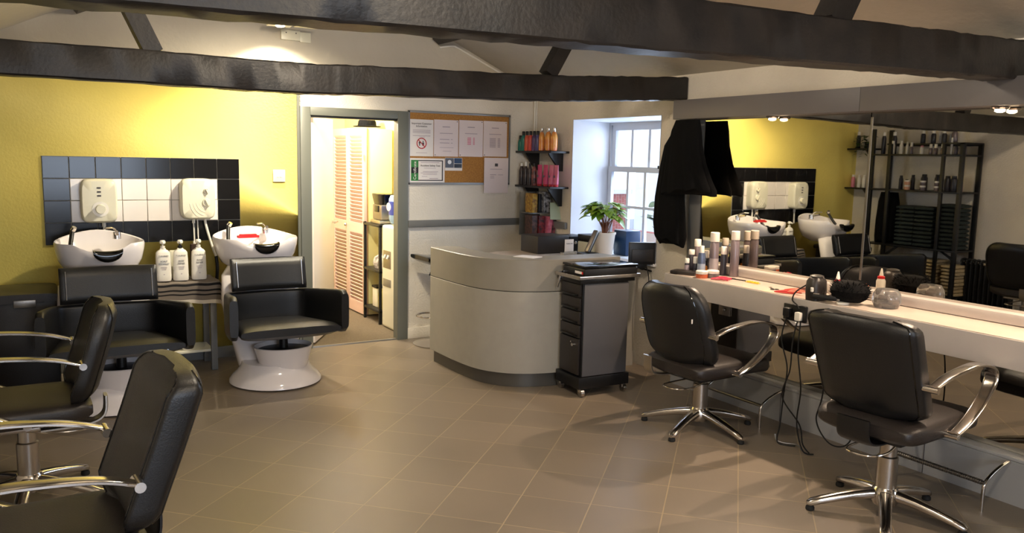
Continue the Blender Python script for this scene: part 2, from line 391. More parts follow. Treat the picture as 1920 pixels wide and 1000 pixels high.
# sash window: structure with frame, sashes and glazing
XG = 4.375
wn = B().b2(XG, XG + .035, 4.70, 4.76, .80, 1.885).b2(XG, XG + .035, 5.745, 5.82, .80, 1.885).b2(XG, XG + .035, 4.76, 5.745, 1.845, 1.885).b2(XG - .01, XG + .035, 4.76, 5.745, .80, .835).build('window_1', 'reveal', kind='structure')
def sash(x, y0, y1, z0, z1, cols, rows, fr, nm):
    b = B(); b.b2(x, x + .03, y0, y0 + fr, z0, z1); b.b2(x, x + .03, y1 - fr, y1, z0, z1); b.b2(x, x + .03, y0 + fr, y1 - fr, z0, z0 + fr); b.b2(x, x + .03, y0 + fr, y1 - fr, z1 - fr, z1)
    for i in range(1, cols): yy = y0 + fr + (y1 - y0 - 2 * fr) * i / cols; b.b2(x + .002, x + .028, yy - .014, yy + .014, z0 + fr, z1 - fr)
    for i in range(1, rows): zz = z0 + fr + (z1 - z0 - 2 * fr) * i / rows; b.b2(x + .004, x + .026, y0 + fr, y1 - fr, zz - .011, zz + .011)
    s_ = b.build(nm, 'reveal', wn)
    B().b2(x + .012, x + .016, y0 + fr, y1 - fr, z0 + fr, z1 - fr).build('pane', 'glass', s_)
sash(XG + .012, 4.765, 5.74, 1.455, 1.845, 4, 1, .045, 'upper_sash')
sash(XG - .022, 4.765, 5.74, .836, 1.50, 4, 2, .045, 'lower_sash')
B().b2(XG - .035, XG - .022, 5.04, 5.09, 1.49, 1.515, .004).build('sash_catch', 'blackm', wn)
B().b2(4.0, XG - .02, 4.69, 5.83, .775, .80, .006).build('window_sill', 'reveal', wn)

# corridor beyond the door
B().b2(3.12, 3.27, YW + T, 9.0, 0, 2.3).build('wall_corridor_right', 'corridor', kind='structure')
B().b2(1.45, 1.6, YW + T, 9.0, 0, 2.3).build('wall_corridor_left', 'corrwhite', kind='structure')
B().b2(1.45, 3.3, 8.9, 9.05, 0, 2.3).build('wall_corridor_back', 'corridor', kind='structure')
B().b2(1.45, 3.3, YW + T, 9.05, 2.3, 2.4).build('ceiling_corridor', 'corrwhite', kind='structure')
t = B().box((0, .36, .925), (.036, .72, 1.83), .003).build('door_2', 'corrwhite', kind='structure'); t.location = (2.01, YW + T + .03, .012); t.rotation_euler = (0, 0, rad(-31))
B().cyl((.018, .66, .95), (.06, .66, .95), .01).cyl((.06, .68, .95), (.06, .57, .95), .008).build('door_handle', 'chrome', t)

# mirror run on the right wall
b = B(); b.b2(3.9, XW, -.6, 4.34, 0, .205); b.b2(3.905, XM, -.6, 4.34, .205, .222, .004)
b.build('trim_6', 'plgrey', kind='structure')
for y in (3.35, 2.42, 1.2): B().b2(3.897, 3.8995, y - .0015, y + .0015, .002, .2).build('trim_7', 'ink', kind='structure')
t = thing('wall_mirror', 'farther wall mirror, left of the vertical seam, above the counter', 'mirror', (XM, 2.935, 1.34))
B().b2(.0, .038, .003, 1.265, -.5, .50).build('mirror_glass', 'mirror', t)
t = thing('wall_mirror', 'nearer wall mirror, right of the vertical seam, above the counter', 'mirror', (XM, 2.935, 1.34))
B().b2(.0, .038, -2.2, -.003, -.5, .50).build('mirror_glass', 'mirror', t)
B().b2(-.003, .0, -.012, .0, -.42, .47).build('edge_strip', 'steel', t)
o = B().b2(.0, .03, -2.2, 1.27, 0, .49).build('low_mirror', 'mirror'); tag(o, 'long low mirror under the counter reflecting the floor', 'mirror', loc=(XM, 2.935, .222))
# counter
t = thing('styling_counter', 'long pale grey styling counter with an upstand, along the mirror wall', 'counter', (3.6, 4.1, .70))
B().b2(.0, .384, -4.7, 0, .122, .130, .003).build('worktop', 'worktop', t)
b = B(); b.b2(-.004, .02, -4.7, 0, 0, .130, .006); b.b2(.0, .30, -.02, -.001, .0, .121)
b.build('front_panel', 'counterf', t)
b = B(); b.b2(.315, .384, -4.7, -.02, .1305, .185, .012); b.build('upstand', 'counterf', t)
B().b2(.021, .384, -4.7, -.021, .095, .1215).build('underside', 'blackp', t)
# fascia with downlights
t = thing('light_fascia', 'long grey boxed fascia above the mirrors with small downlights', 'fascia', (3.87, 4.40, 1.835))
b = B(); b.b2(0, .155, -1.47, 0, 0, .128, .004); b.build('fascia_box', 'fascia', t)
b = B(); b.b2(-.002, .155, -5.0, -1.472, 0, .128, .004); b.build('fascia_box', 'fascia', t)
for y in (3.58, 2.22, .9):
    l = B().lathe([(.036, 0), (.040, -.006), (.034, -.014), (.022, -.016)], (.065, y - 4.40, 0), 20).build('downlight', 'chrome', t)
    B().lathe([(.021, -.0165), (.023, -.022), (.012, -.028), (.001, -.029)], (.065, y - 4.40, 0), 16).build('bulb', 'bulb', l)
    lamp('counter_downlight', 'SPOT', (3.925, y, 1.79), 52, (1, .75, .54), .02, (3.70, y, .8), 118, .7)
o = B().b2(0, .04, 0, .115, 0, .98, .004).build('wall_post', 'grey'); tag(o, 'narrow grey vertical board beside the mirror, behind the hanging gowns', 'board', loc=(XM + .004, 4.215, .852))

# ================================================================ SALON CHAIRS
def backrest(b_, lean, wt, wb, z0, z1, th, wrap, rnd_top, rnd_bot):
    b = B(); rings = []; N = 22
    for i in range(N + 1):
        v = .5 - .5 * cos(pi * i / N)
        z = z0 + (z1 - z0) * v; w = wb + (wt - wb) * v
        et = max(0, 1 - (1 - v) / rnd_top) if rnd_top else 0; eb = max(0, 1 - v / rnd_bot)
        w *= (1 - et ** 2.6) ** .5 * .5 + .5 if et < 1 else .5
        if eb: w *= .62 + .38 * (1 - eb ** 2.4) ** .5
        tt = th * (1 - max(0, abs(2 * v - 1) - .78) / .22 * .55)
        x = -b_ - lean * v ** 1.25 - .012 * sin(pi * v)
        rings.append(sring((x, 0, z), (0, w, 0), (tt / 2, 0, 0), 4.5 if rnd_top > .2 else 8, 36, (wrap * (1 - .3 * v), 0, 0)))
    b.loft(rings); b.pipe = [[r[q] for r in rings[1:-1]] for q in (4, 13, 22, 31)]; return b
def seat_pad(x0, x1, w0, w1, zt, th):
    b = B(); rings = []; N = 20
    for i in range(N + 1):
        v = .5 - .5 * cos(pi * i / N); x = x0 + (x1 - x0) * v; w = w0 + (w1 - w0) * v
        e = max(0, 1 - (1 - v) / .28); w *= .6 + .4 * (1 - e ** 2.6) ** .5 if e < 1 else .6
        e2 = max(0, 1 - v / .2); w *= .8 + .2 * (1 - e2 ** 2) ** .5
        tt = th * (1 - max(0, abs(2 * v - 1) - .85) / .15 * .5)
        zc = zt - th / 2 - .02 * (max(0, v - .7) / .3) ** 2
        rings.append(sring((x, 0, zc), (0, w, 0), (0, 0, tt / 2), 4.0, 32, (0, 0, .006)))
    b.loft(rings); return b
def star_leg(a, r=.325):
    c, s = cos(a), sin(a); b = B(); P = []
    for t_ in (0, .15, .35, .6, .85, 1.0): P.append((.03 + (r - .03) * t_, .098 - .062 * t_ ** 1.5))
    rings = []
    for i, (q, z) in enumerate(P):
        t_ = i / (len(P) - 1); w_ = .031 - .008 * t_; h = .025 - .009 * t_
        rings.append(sring((q * c, q * s, z), (-s * w_, c * w_, 0), (0, 0, h), 2.6, 14))
    rings.append(sring(((r + .014) * c, (r + .014) * s, .032), (-s * .012, c * .012, 0), (0, 0, .008), 2.4, 14))
    b.loft(rings); return b
def salon_chair(label, hub, head, star, dz=0, square=True, backz=.0, bx=None, lean=None, thick=None, plate=False, wrap=.075):
    t = thing('salon_chair', label, 'chair', (hub[0], hub[1], 0), 0, None)
    th = head
    rt = Matrix.Rotation(th, 4, 'Z')
    def bd(b, nm, m, par=t):
        bmesh.ops.transform(b.bm, matrix=rt, verts=b.bm.verts); return b.build(nm, m, par)
    zs = .50 + dz
    if square: bk = backrest(bx or .20, lean or .16, .245, .235, zs - .0, .94 + dz + backz, thick or .085, wrap, .10, .14)
    else: bk = backrest(bx or .22, lean or .11, .25, .262, zs - .02, .90 + dz + backz, thick or .085, wrap + .01, .42, .30)
    pipes = bk.pipe
    back = bd(bk, 'backrest', 'black')
    for pp in pipes:
        b = B(); b.tube(pp, .0032, 6); bd(b, 'piping', 'blackg', back)
    # piping round the rear edge of the backrest
    st = bd(seat_pad(-.25, .365, .235, .25, zs, .105), 'seat', 'blackv')
    b = B(); b.box((0, 0, zs - .117), (.30, .26, .024), .008); bd(b, 'seat_plate', 'chrome' if plate else 'blackm')
    b = B()
    y, bw_ = (0, .15) if square else (.13, .07)
    b.strip(curve([(-.05, y, zs - .122), (-.22, y, zs - .118), (-.295, y, zs - .085), (-.305, y, zs - .0)], 5), (0, 1, 0), bw_, .016)
    bd(b, 'back_bracket', 'blackp' if square else 'brushed')
    for sgn in (1, -1):
        y = sgn * .275
        P = curve([(-.215, y * .99, .672 + dz), (-.12, y, .703 + dz), (0, y * 1.02, .722 + dz), (.13, y * 1.02, .728 + dz), (.24, y * 1.02, .705 + dz), (.278, y * 1.02, .668 + dz), (.258, y * 1.02, .61 + dz), (.18, y * 1.01, .535 + dz), (.08, y, .475 + dz), (-.01, y * .98, .44 + dz)], 6)
        n = len(P); wd = [.044 + .016 * sin(pi * i / n) for i in range(n)]
        b = B(); b.strip(P, (0, 1, 0), wd, .014, 16, 4)
        ar = bd(b, 'armrest', 'chrome')
        b = B(); b.cyl((-.212, sgn * .297, .670 + dz), (-.212, sgn * .225, .670 + dz), .015, seg=16); bd(b, 'arm_boss', 'chrome', ar)
        b = B(); b.cyl((-.0, sgn * .292, .441 + dz), (0, sgn * .235, .441 + dz), .016, seg=16); bd(b, 'arm_boss', 'chrome', ar)
    b = B(); b.lathe([(.044, .085), (.044, .27), (.036, .275), (.036, zs - .125)], seg=24); bd(b, 'column', 'brushed')
    b = B(); b.lathe([(.05, .05), (.062, .075), (.062, .105), (.05, .125), (.047, .13)], seg=24); hb = bd(b, 'base_hub', 'chrome')
    b = B(); b.tube(curve([(.0, .045, zs - .15), (-.14, .075, zs - .165), (-.24, .06, zs - .165), (-.265, .0, zs - .165), (-.24, -.06, zs - .165), (-.14, -.075, zs - .165), (0, -.045, zs - .15)], 6), .0055, 8); bd(b, 'pump_lever', 'chrome')
    for k in range(5):
        a = star + k * 2 * pi / 5
        l = star_leg(a).build('leg', 'chrome', t)
        B().lathe([(.017, 0), (.020, .004), (.019, .016), (.012, .024)], ((.322) * cos(a), .322 * sin(a), 0), 14).build('foot_glide', 'rubber', l)
    return t
c1 = salon_chair('round-backed black salon chair at the counter, beside the grey trolley', (3.376, 3.4925), rad(3), rad(-16), dz=-.055, square=False, backz=.035)
c2 = salon_chair('square-backed black salon chair at the near end of the counter, lower right', (3.275, 2.198), rad(6), rad(.5), dz=0, square=True)
cA = salon_chair('nearest black salon chair at lower left, big stitched backrest in front', (.012, 2.62), rad(184), rad(20), dz=-.02, square=True, bx=.252, lean=.14, thick=.105, wrap=.045, plate=True)
cB = salon_chair('black salon chair at left between the nearest chair and the wash unit', (-.02, 4.10), rad(181), rad(-28), dz=-.02, square=False, thick=.09, bx=.235, wrap=.05, plate=True)
B().b2(-.004, .004, -.0015, .0015, -.012, .012).build('care_tag', 'paper', c1).location = (-.300, -.222, .70)
# footrests fixed to the plinth
def footrest(y0, y1, label, ribbed):
    t = thing('footrest', label, 'footrest', (3.70, y0, 0))
    L = y1 - y0
    for yy in (0, L): 
        B().tube(curve([(0, yy, 0), (0, yy, .10), (.012, yy, .135), (.06, yy, .165), (.13, yy, .19), (.197, yy, .20)], 6), .0085, 10).build('leg', 'chrome', t)
    B().tube([(0, -.005, .135), (0, L + .005, .135)], .0095, 10).build('foot_bar', 'steel', t)
    if ribbed:
        b = B()
        for k in range(44): b.cyl((0, .012 + (L - .02) * k / 44, .135), (0, .017 + (L - .02) * k / 44, .135), .0125, seg=10)
        b.build('rubber_ribs', 'steel', t)
    return t
footrest(3.325, 3.78, 'chrome foot rail on the floor in front of the round-backed chair', False)
footrest(2.0, 2.49, 'ribbed chrome foot rail on the floor in front of the square-backed chair', True)
footrest(.7, 1.2, 'chrome foot rail farthest toward the viewer along the plinth', True)

# ================================================================ BACKWASH UNITS
def bowl_mesh():
    b = B(); seg = 40; rings = []
    def rim(t):  # t angle; -90deg = front (towards the sitter)
        f = max(0, cos(t + pi / 2)); k = max(0, cos(t - pi / 2))
        return .055 * k ** 3 - .055 * max(0, f - .80) / .20
    prof = [(.34, -.225, 0), (.58, -.215, 0), (.80, -.17, .1), (.93, -.105, .3), (.985, -.04, .7), (1.0, 0, 1), (.985, .012, 1), (.95, .008, 1), (.90, -.02, .9), (.80, -.07, .6), (.62, -.12, .3), (.35, -.145, .1), (.05, -.15, 0)]
    for r, z, k in prof:
        ring = []
        for i in range(seg):
            t = 2 * pi * i / seg; cx, cy = cos(t), sin(t)
            n = 2.6; m_ = (abs(cx) ** n + abs(cy) ** n) ** (-1 / n)
            yy = cy * m_ * r * .25
            ring.append(V(cx * m_ * r * .288, yy - (.03 if r < .6 else 0), z + rim(t) * k))
        rings.append(ring)
    b.loft(rings); return b
def backwash(X, label, fy=0, tw_=.355, cw=.255, bs=1, by=0):
    t = thing('backwash_unit', label, 'wash unit', (X, 5.62 + fy, 0))
    # local +y points to the wall, the sitter faces -y
    B().lathe([(.275, 0), (.305, .012), (.302, .03), (.280, .055), (.250, .085), (.230, .115), (.218, .15), (.20, .155)], seg=56, sy=1.05).build('base_plinth', 'ceramic', t)
    B().lathe([(.150, .10), (.160, .13), (.190, .245), (.197, .262), (.190, .266), (.180, .25), (.155, .215), (.03, .21)], (.03, -.10, 0), 40, sy=.85).build('pedestal_cup', 'ceramic', t)
    B().lathe([(.170, .225), (.174, .24), (.10, .247), (.03, .25)], (.03, -.10, 0), 32, sy=.85).build('footwell_cover', 'blackp', t)
    B().lathe([(.03, .245), (.028, .345)], (.03, -.10, 0), 16).build('pump_post', 'blackp', t)
    rings = []
    for z, y, w_, d_ in ((.10, .10, .20, .12), (.25, .17, .225, .11), (.38, .25, .255, .075), (.55, .28, .27, .07), (.70, .33, .255, .07), (.76, .38, .20, .08), (.80, .42, .14, .09)):
        rings.append(sring((-.02, y, z), (w_, 0, 0), (0, d_, 0), 3.4, 32))
    B().loft(rings).build('body_shell', 'ceramic', t)
    # tub seat: back panel with two long flat wings
    W = tw_
    P = curve([(-W, -.45, 0), (-W * .92, -.20, 0), (-W * .82, .03, 0), (-W * .73, .125, 0), (-W * .5, .165, 0), (0, .175, 0), (W * .5, .165, 0), (W * .73, .125, 0), (W * .82, .03, 0), (W * .92, -.20, 0), (W, -.45, 0)], 6)
    rings = []; n = len(P)
    for i, p in enumerate(P):
        tt = (P[min(i + 1, n - 1)] - P[max(i - 1, 0)]).normalized(); nn = V(tt.y, -tt.x, 0)
        e = min(i, n - 1 - i) / 2; sh = 1 if e >= 1 else .80 + .20 * math.sqrt(max(0, 1 - (1 - e) ** 2))
        zt, zb = .622 - .12 * p.y, .345 - .10 * p.y
        rings.append(sring((p.x - .01, p.y, (zt + zb) / 2), nn * .026, (0, 0, (zt - zb) / 2 * sh), 5, 24))
    tb_ = B().loft(rings).build('tub_backrest', 'black', t)
    rings = []
    for i in range(15):
        v = .5 - .5 * cos(pi * i / 14); y = -.47 + .62 * v; w_ = (W - .035) * (1 - .24 * v)
        rings.append(sring((-.01, y, .385 - .09 * y), (w_, 0, 0), (0, 0, .05 * (1 - .5 * max(0, abs(2 * v - 1) - .8) / .2)), 4, 28))
    B().loft(rings).build('seat_cushion', 'black', t)
    b = B(); rings = []
    for i in range(13):
        v = .5 - .5 * cos(pi * i / 12)
        rings.append(sring((0, .145 + .05 * v, .615 + .215 * v), (cw, 0, 0), (0, .045 * (1 - .6 * max(0, abs(2 * v - 1) - .75) / .25), 0), 5, 30, (0, -.035, 0)))
    hc = b.loft(rings).build('neck_cushion', 'black', t)
    for s_ in (1, -1): B().tube([(s_ * (cw - .035), .080, .645), (s_ * (cw - .034), .122, .815)], .0035, 6).build('piping', 'brushed', hc)
    bw = bowl_mesh().build('basin_bowl', 'ceramic', t); bw.location = (-.015, .44 + by, .945); bw.scale = (bs, bs, 1)
    # black neck rest hanging in the front cut-out
    rings = []
    for i in range(13):
        a = pi * i / 12; x = -cos(a) * .085
        rings.append(sring((x, -.235, .925 - .040 * sin(a)), (0, .030, 0), (0, 0, .010 + .026 * sin(a)), 2.6, 14))
    nr = B().loft(rings).build('neck_rest', 'blackg', t); nr.location = (.005, .44, 0)
    b = B(); b.cyl((.095, .60, .96), (.095, .60, 1.005), .026, .024, 18); b.cyl((.095, .60, .99), (.085, .50, 1.015), .014, .011, 14)
    b.tube(curve([(.095, .60, 1.006), (.07, .565, 1.035), (.02, .52, 1.038)], 5), .006, 8); b.build('mixer_tap', 'chrome', t)
    sh_ = B().tube(curve([(-.19, .50, .90), (-.18, .55, .96), (-.165, .60, 1.035)], 5), [.014] * 11, 10).build('spray_handle', 'blackp', t)
    B().cyl((-.165, .585, 1.025), (-.155, .575, 1.045), .017, .015, 14).build('spray_head', 'chrome', sh_)
    return t
bu2 = backwash(1.465, 'white wash basin unit with black tub seat, right of the striped towel table')
bu1 = backwash(.458, 'white wash basin unit with black tub seat, left, partly behind the salon chairs', -.10, .385, .275, .93, .08)
b = B(); b.box((0, 0, 0), (.15, .045, .018), .006); b.box((.0, .0, .012), (.12, .03, .012), .004); o = b.build('hair_brush', 'red'); tag(o, 'red brush lying in the right wash basin', 'brush', loc=(1.40, 6.06, .955), rz=.05)

# tile panel
t = thing('tile_splashback', 'black and white glazed tile splashback on the yellow wall', 'tiles', (.142, YW - .001, .898))
B().b2(0, 1.29, -.006, 0, 0, .605).build('grout_bed', 'grout', t)
tw, thh = 1.29 / 8, .605 / 4
bk, bw_ = B(), B()
for i in range(8):
    for j in range(4):
        q = bw_ if (1 <= i <= 6 and 1 <= j <= 2) else bk
        q.box((tw * (i + .5), -.009, thh * (j + .5)), (tw - .004, .010, thh - .004), .002, seg=1)
bk.build('black_tiles', 'tile_k', t); bw_.build('white_tiles', 'tile_w', t)
# instant water heaters
def heater(x0, x1, z0, z1, label, kind):
    t = thing('water_heater', label, 'water heater', ((x0 + x1) / 2, YW - .016, (z0 + z1) / 2))
    w_, h = (x1 - x0) / 2, (z1 - z0) / 2
    rings = []
    for y, k in ((0, .96), (-.03, 1), (-.07, 1), (-.085, .97), (-.095, .90), (-.098, .5), (-.099, .05)):
        rings.append([V(p.x, y, p.z) for p in sring((0, 0, 0), (w_ * k, 0, 0), (0, 0, h * (k if k > .9 else k)), 5.5, 40)])
    B().loft(rings).build('housing', 'cream_pl', t)
    if kind == 1:
        d = B().cyl((0.005, -.095, -.055), (.005, -.135, -.055), .034, .029, 24).build('temperature_dial', 'cream_pl', t)
        B().lathe([(.05, 0), (.052, .003)], (0, 0, 0), 30).build('dial_ring', 'white_pl', t).matrix_local = Matrix.Translation((.005, -.0985, -.055)) @ Matrix.Rotation(pi / 2, 4, 'X')
        for k in range(3): B().b2(-.012, .012, -.1015, -.098, .085 - k * .027, .095 - k * .027, .001).build('indicator', 'ink', t)
        B().b2(.018, .03, -.101, -.098, -.098, -.092).build('hot_mark', 'redink', t); B().b2(-.024, -.012, -.101, -.098, -.098, -.092).build('cold_mark', 'ink', t)
    else:
        b = B(); b.lathe([(.026, 0), (.024, .012), (.0, .014)], seg=24); b.box((0, 0, .02), (.012, .05, .022), .004)
        for zz in (-.03, .055):
            pass
        for zz, s_ in ((.058, .7), (-.025, 1.0)):
            b = B(); b.lathe([(.030 * s_, 0), (.027 * s_, .012), (.001, .013)], seg=24); b.box((0, 0, .018), (.011 * s_, .052 * s_, .020), .004)
            q = b.build('control_knob', 'cream_pl', t); q.matrix_local = Matrix.Translation((.055, -.098, zz)) @ Matrix.Rotation(pi / 2, 4, 'X') @ Matrix.Rotation(.4, 4, 'Z')
        B().b2(.05, .058, -.118, -.115, .05, .075).build('red_pointer', 'redink', t)
        b = B()
        for k in range(4):
            rr = .05 + .022 * k
            b.tube([(.055 - rr * cos(a * .16 + .1), -.0995, -.02 - rr * sin(a * .16 + .1) * 1.05) for a in range(9) if abs(-.02 - rr * sin(a * .16 + .1)) < h * .85], .0012, 6)
        b.build('wave_relief', 'white_pl', t)
    return t
heater(.359, .587, 1.05, 1.353, 'left cream water heater with one round dial on the tiles', 1)
heater(.998, 1.237, 1.062, 1.358, 'right cream water heater with two knobs on the tiles', 2)
o = B().tube([(.0, 0, 0), (0, -.004, -.16)], .008, 10).cyl((0, 0, 0), (0, 0, -.03), .013, seg=12).build('supply_pipe', 'white_pl'); tag(o, 'white pipe below the left water heater, down to the basin', 'pipe', loc=(.50, YW - .045, 1.05))
o = B().tube([(.0, 0, 0), (0.004, -.0, -.22)], .006, 10).tube([(.028, 0, 0), (.032, 0, -.22)], .005, 10).cyl((0, 0, 0), (0, 0, -.03), .011, seg=12).build('supply_pipe', 'white_pl'); tag(o, 'pair of thin pipes below the right water heater, behind the pump bottles', 'pipe', loc=(1.09, YW - .045, 1.062))
t = thing('shower_hose', 'white hose with black end hanging from the right water heater', 'hose', (1.17, YW - .05, 1.06))
B().tube(curve([(0, 0, 0), (.005, -.01, -.05), (.035, -.03, -.18), (.06, -.06, -.27)], 6), .0095, 10).build('hose', 'white_pl', t)
B().tube(curve([(.06, -.06, -.27), (.066, -.065, -.36), (.062, -.05, -.46), (.08, .0, -.52)], 6), .012, 10).build('grip', 'blackp', t)
o = B().tube(curve([(1.17, 0, .535), (1.3, 0, .545), (1.4, -.05, .55)], 4), .022, 10).tube(curve([(1.17, 0, .47), (1.25, -.02, .455), (1.33, -.03, .47), (1.38, -.05, .50)], 5), .008, 8).build('waste_pipe', 'alu'); tag(o, 'grey waste pipe and cable running from table to right wash unit', 'pipe', loc=(0, YW - .06, 0))
# light switch
t = thing('light_switch', 'white light switch on the yellow wall beside the door', 'switch', (1.729, YW - .001, 1.380))
B().box((0, -.006, 0), (.094, .012, .094), .004).build('switch_plate', 'cream_pl', t)
for x in (-.012, .012): B().box((x, -.014, 0), (.014, .006, .022), .002).build('rocker', 'white_pl', t)

# table with towel and pump bottles
t = thing('side_table', 'small grey wooden table between the wash units, under a striped towel', 'table', (.95, 6.24, 0))
B().box((0, 0, .628), (.50, .34, .024), .003).build('table_top', 'greytrim', t)
for x in (-.205, .205):
    for y in (-.14, .14): B().box((x, y, .308), (.042, .042, .616), .003).build('leg', 'grey', t)
b = B(); b.box((0, -.14, .56), (.37, .02, .06)); b.box((0, .14, .56), (.37, .02, .06)); b.build('apron', 'grey', t)
B().box((0, 0, .14), (.40, .26, .018), .002).build('low_shelf', 'cream_pl', t)
b = B(); NX, NY = 26, 26; W_, L0 = .54, .19
grid = []
for i in range(NX + 1):
    row = []
    for j in range(NY + 1):
        u = i / NX; v = j / NY
        x = -W_ / 2 + W_ * u; s_ = v * .50; wv = .006 * sin(u * 17) * v
        ex = max(0, abs(x) - .25)
        if s_ < .34: y, z = .17 - s_, .6445
        else:
            k = s_ - .34; y, z = -.17 - .014 - .02 * k - .012 * sin(u * 9) * k * 4, .642 - k * (.78 + .2 * u)
            if k < .012: y, z = -.17 - k, .6445 - k * .4
        z -= ex * 2.2; 
        row.append((V(x * (1 - .1 * ex), y, z + .0025 * sin(u * 23 + v * 7)), v))
    grid.append(row)
lay = b.bm.verts.layers.float.new('run')
vs = [[None] * (NY + 1) for _ in range(NX + 1)]
for i in range(NX + 1):
    for j in range(NY + 1):
        q = b.bm.verts.new(grid[i][j][0]); q[lay] = grid[i][j][1]; vs[i][j] = q
for i in range(NX):
    for j in range(NY): b.bm.faces.new((vs[i][j], vs[i + 1][j], vs[i + 1][j + 1], vs[i][j + 1]))
bmesh.ops.solidify(b.bm, geom=b.bm.faces[:], thickness=-.006)
o = b.build('striped_towel', 'stripe'); tag(o, 'grey towel with black stripes draped over the small table', 'towel', loc=(.95, 6.24, 0))
def pump_bottle(x, y, l1, l2, label, lab='ink', dark=False):
    t = thing('pump_bottle', label, 'bottle', (x, y, .652), 0, 'white pump bottles on the towel')
    rings = []
    for z, k in ((0, .92), (.008, 1), (.04, 1.0), (.16, .95), (.198, .9), (.212, .70), (.22, .42), (.228, .36)):
        rings.append(sring((0, 0, z), (.051 * k, 0, 0), (0, .032 * k, 0), 2.8, 28))
    bd = B().loft(rings).build('bottle_body', 'white_pl', t)
    b = B(); b.cyl((0, 0, .226), (0, 0, .245), .015, seg=16); b.cyl((0, 0, .245), (0, 0, .262), .006, seg=10); b.build('pump_neck', 'blackp' if dark else 'white_pl', t)
    b = B(); b.lathe([(.010, .258), (.019, .262), (.020, .275), (.014, .284), (.002, .285)], seg=18); b.tube([(0, 0, .272), (.0, -.03, .270), (0, -.042, .262)], .007, 8); b.build('pump_head', 'white_pl', t)
    yf = -.0325
    text('brand_line', 'DUALSENSES', .0115, (0, yf, .178), (rad(91), 0, 0), 'ink', bd)
    text('name_line', l1, .016, (0, yf - .0008, .140), (rad(91), 0, 0), lab, bd); text('name_line', l2, .015, (0, yf - .0008, .122), (rad(91), 0, 0), lab, bd)
    for k in range(3): B().b2(-.02 + .003 * k, .02 - .003 * k, yf - .0008, yf + .002, .100 - k * .009, .1018 - k * .009).build('small_print', 'inkl', bd)
    B().b2(-.003, .003, yf - .0008, yf + .002, .046, .052).build('small_mark', 'inkl', bd)
    return t
pump_bottle(.842, 6.16, 'SCALP', 'SPECIALIST', 'white pump bottle with blue lettering, leftmost on the striped towel', 'blue')
pump_bottle(.955, 6.155, 'RICH', 'REPAIR', 'middle white pump bottle on the striped towel, with black neck', 'ink', True)
pump_bottle(1.078, 6.165, 'RICH', 'REPAIR', 'white pump bottle on the striped towel, nearest the white hose')
b = B(); b.box((0, 0, .10), (.055, .05, .20), .012); b.mi = 1; b.b2(.006, .026, -.0275, -.0255, .06, .12); o = b.build('bottle', ['cream_pl', 'tile_k']); tag(o, 'plain cream bottle behind the first and middle pump bottles', 'bottle', loc=(.925, 6.27, .652))
b = B(); b.box((0, 0, .12), (.06, .05, .24), .012); b.mi = 1; b.box((0, 0, .245), (.02, .02, .03), .004); o = b.build('bottle', ['soil', 'white_pl']); tag(o, 'brown bottle hidden behind the rightmost pump bottle', 'bottle', loc=(1.075, 6.29, .652))
b = B(); b.lathe([(.035, 0), (.042, .01), (.042, .20), (.03, .24), (.015, .26), (.015, .29)], seg=24); b.mi = 1; b.lathe([(.0428, .07), (.0428, .15)], seg=24, cap=False); o = b.build('storage_bottle', ['white_pl', 'redink']); tag(o, 'white bottle with dark red label on the low shelf of the table', 'bottle', loc=(.985, 6.17, .15))

# black storage bench at far left
t = thing('storage_box', 'large black storage box with grey catch against the yellow wall', 'box', (.0, 6.12, 0))
B().box((0, 0, .30), (.36, .44, .60), .02).build('box_body', 'blackv', t)
rings = []
for i in range(13):
    v = i / 12; y = -.24 + .48 * v
    rings.append(sring((0, y, .625 + .02 * sin(pi * v)), (.19, 0, 0), (0, 0, .028), 5, 24))
l = B().loft(rings).build('box_lid', 'blackv', t)
B().box((.0, -.245, .595), (.12, .016, .045), .004).build('catch', 'steel', l)

# ================================================================ NOTICE BOARD
t = thing('notice_board', 'cork notice board in aluminium frame beside the door', 'notice board', (2.80, YW - .001, 1.315))
B().b2(.012, .965, -.010, 0, .012, .60).build('cork_panel', 'cork', t)
b = B(); b.b2(0, .977, -.018, 0, .594, .612, .002); b.b2(0, .977, -.018, 0, 0, .018, .002); b.b2(0, .014, -.018, 0, 0, .61, .002); b.b2(.963, .977, -.018, 0, 0, .61, .002); b.build('frame', 'alu', t)
def sheet(name, x0, x1, z0, z1, label, m='paper', cat='paper', y=YW - .0125, curl=0):
    t = thing(name, label, cat, ((x0 + x1) / 2, y, (z0 + z1) / 2))
    w_, h = (x1 - x0) / 2, (z1 - z0) / 2
    b = B(); N = 10; rings = []
    for i in range(N + 1):
        u = -1 + 2 * i / N; x = w_ * u; yy = -.0015 - curl * (u * u) * .004
        rings.append([V(x, yy, -h), V(x, yy, h), V(x, yy + .001, h), V(x, yy + .001, -h)])
    b.loft(rings).build('sheet', m, t)
    return t, w_, h
def rows(t, spec, m, y=-.0025):
    b = B()
    for x0, x1, z, hh in spec: b.b2(x0, x1, y - .0006, y + .0004, z, z + hh)
    return b.build('print_lines', m, t)
def pins(t, w_, h, m='blackp'):
    for x, z in ((w_ - .012, h - .012), (-w_ + .012, -h + .012)): B().lathe([(.004, 0), (.003, .004)], seg=10).build('pin', m, t).matrix_local = Matrix.Translation((x, -.003, z)) @ Matrix.Rotation(pi / 2, 4, 'X')
t, w_, h = sheet('customer_notice', 2.812, 3.028, 1.551, 1.855, 'laminated customer notice with a red prohibition circle on the cork board')
text('heading', 'Important Customer\nInformation', .0215, (0, -.0025, h - .045), FACE_Y, 'ink', t)
rows(t, [(-.08, .08, .062 - k * .011, .004) for k in range(3)] + [(-.08, .08, .016, .004), (-.02, .03, .006, .003), (-.05, .05, -.125, .003)], 'inkl')
b = B(); b.bm.free(); b.bm = bmesh.new()
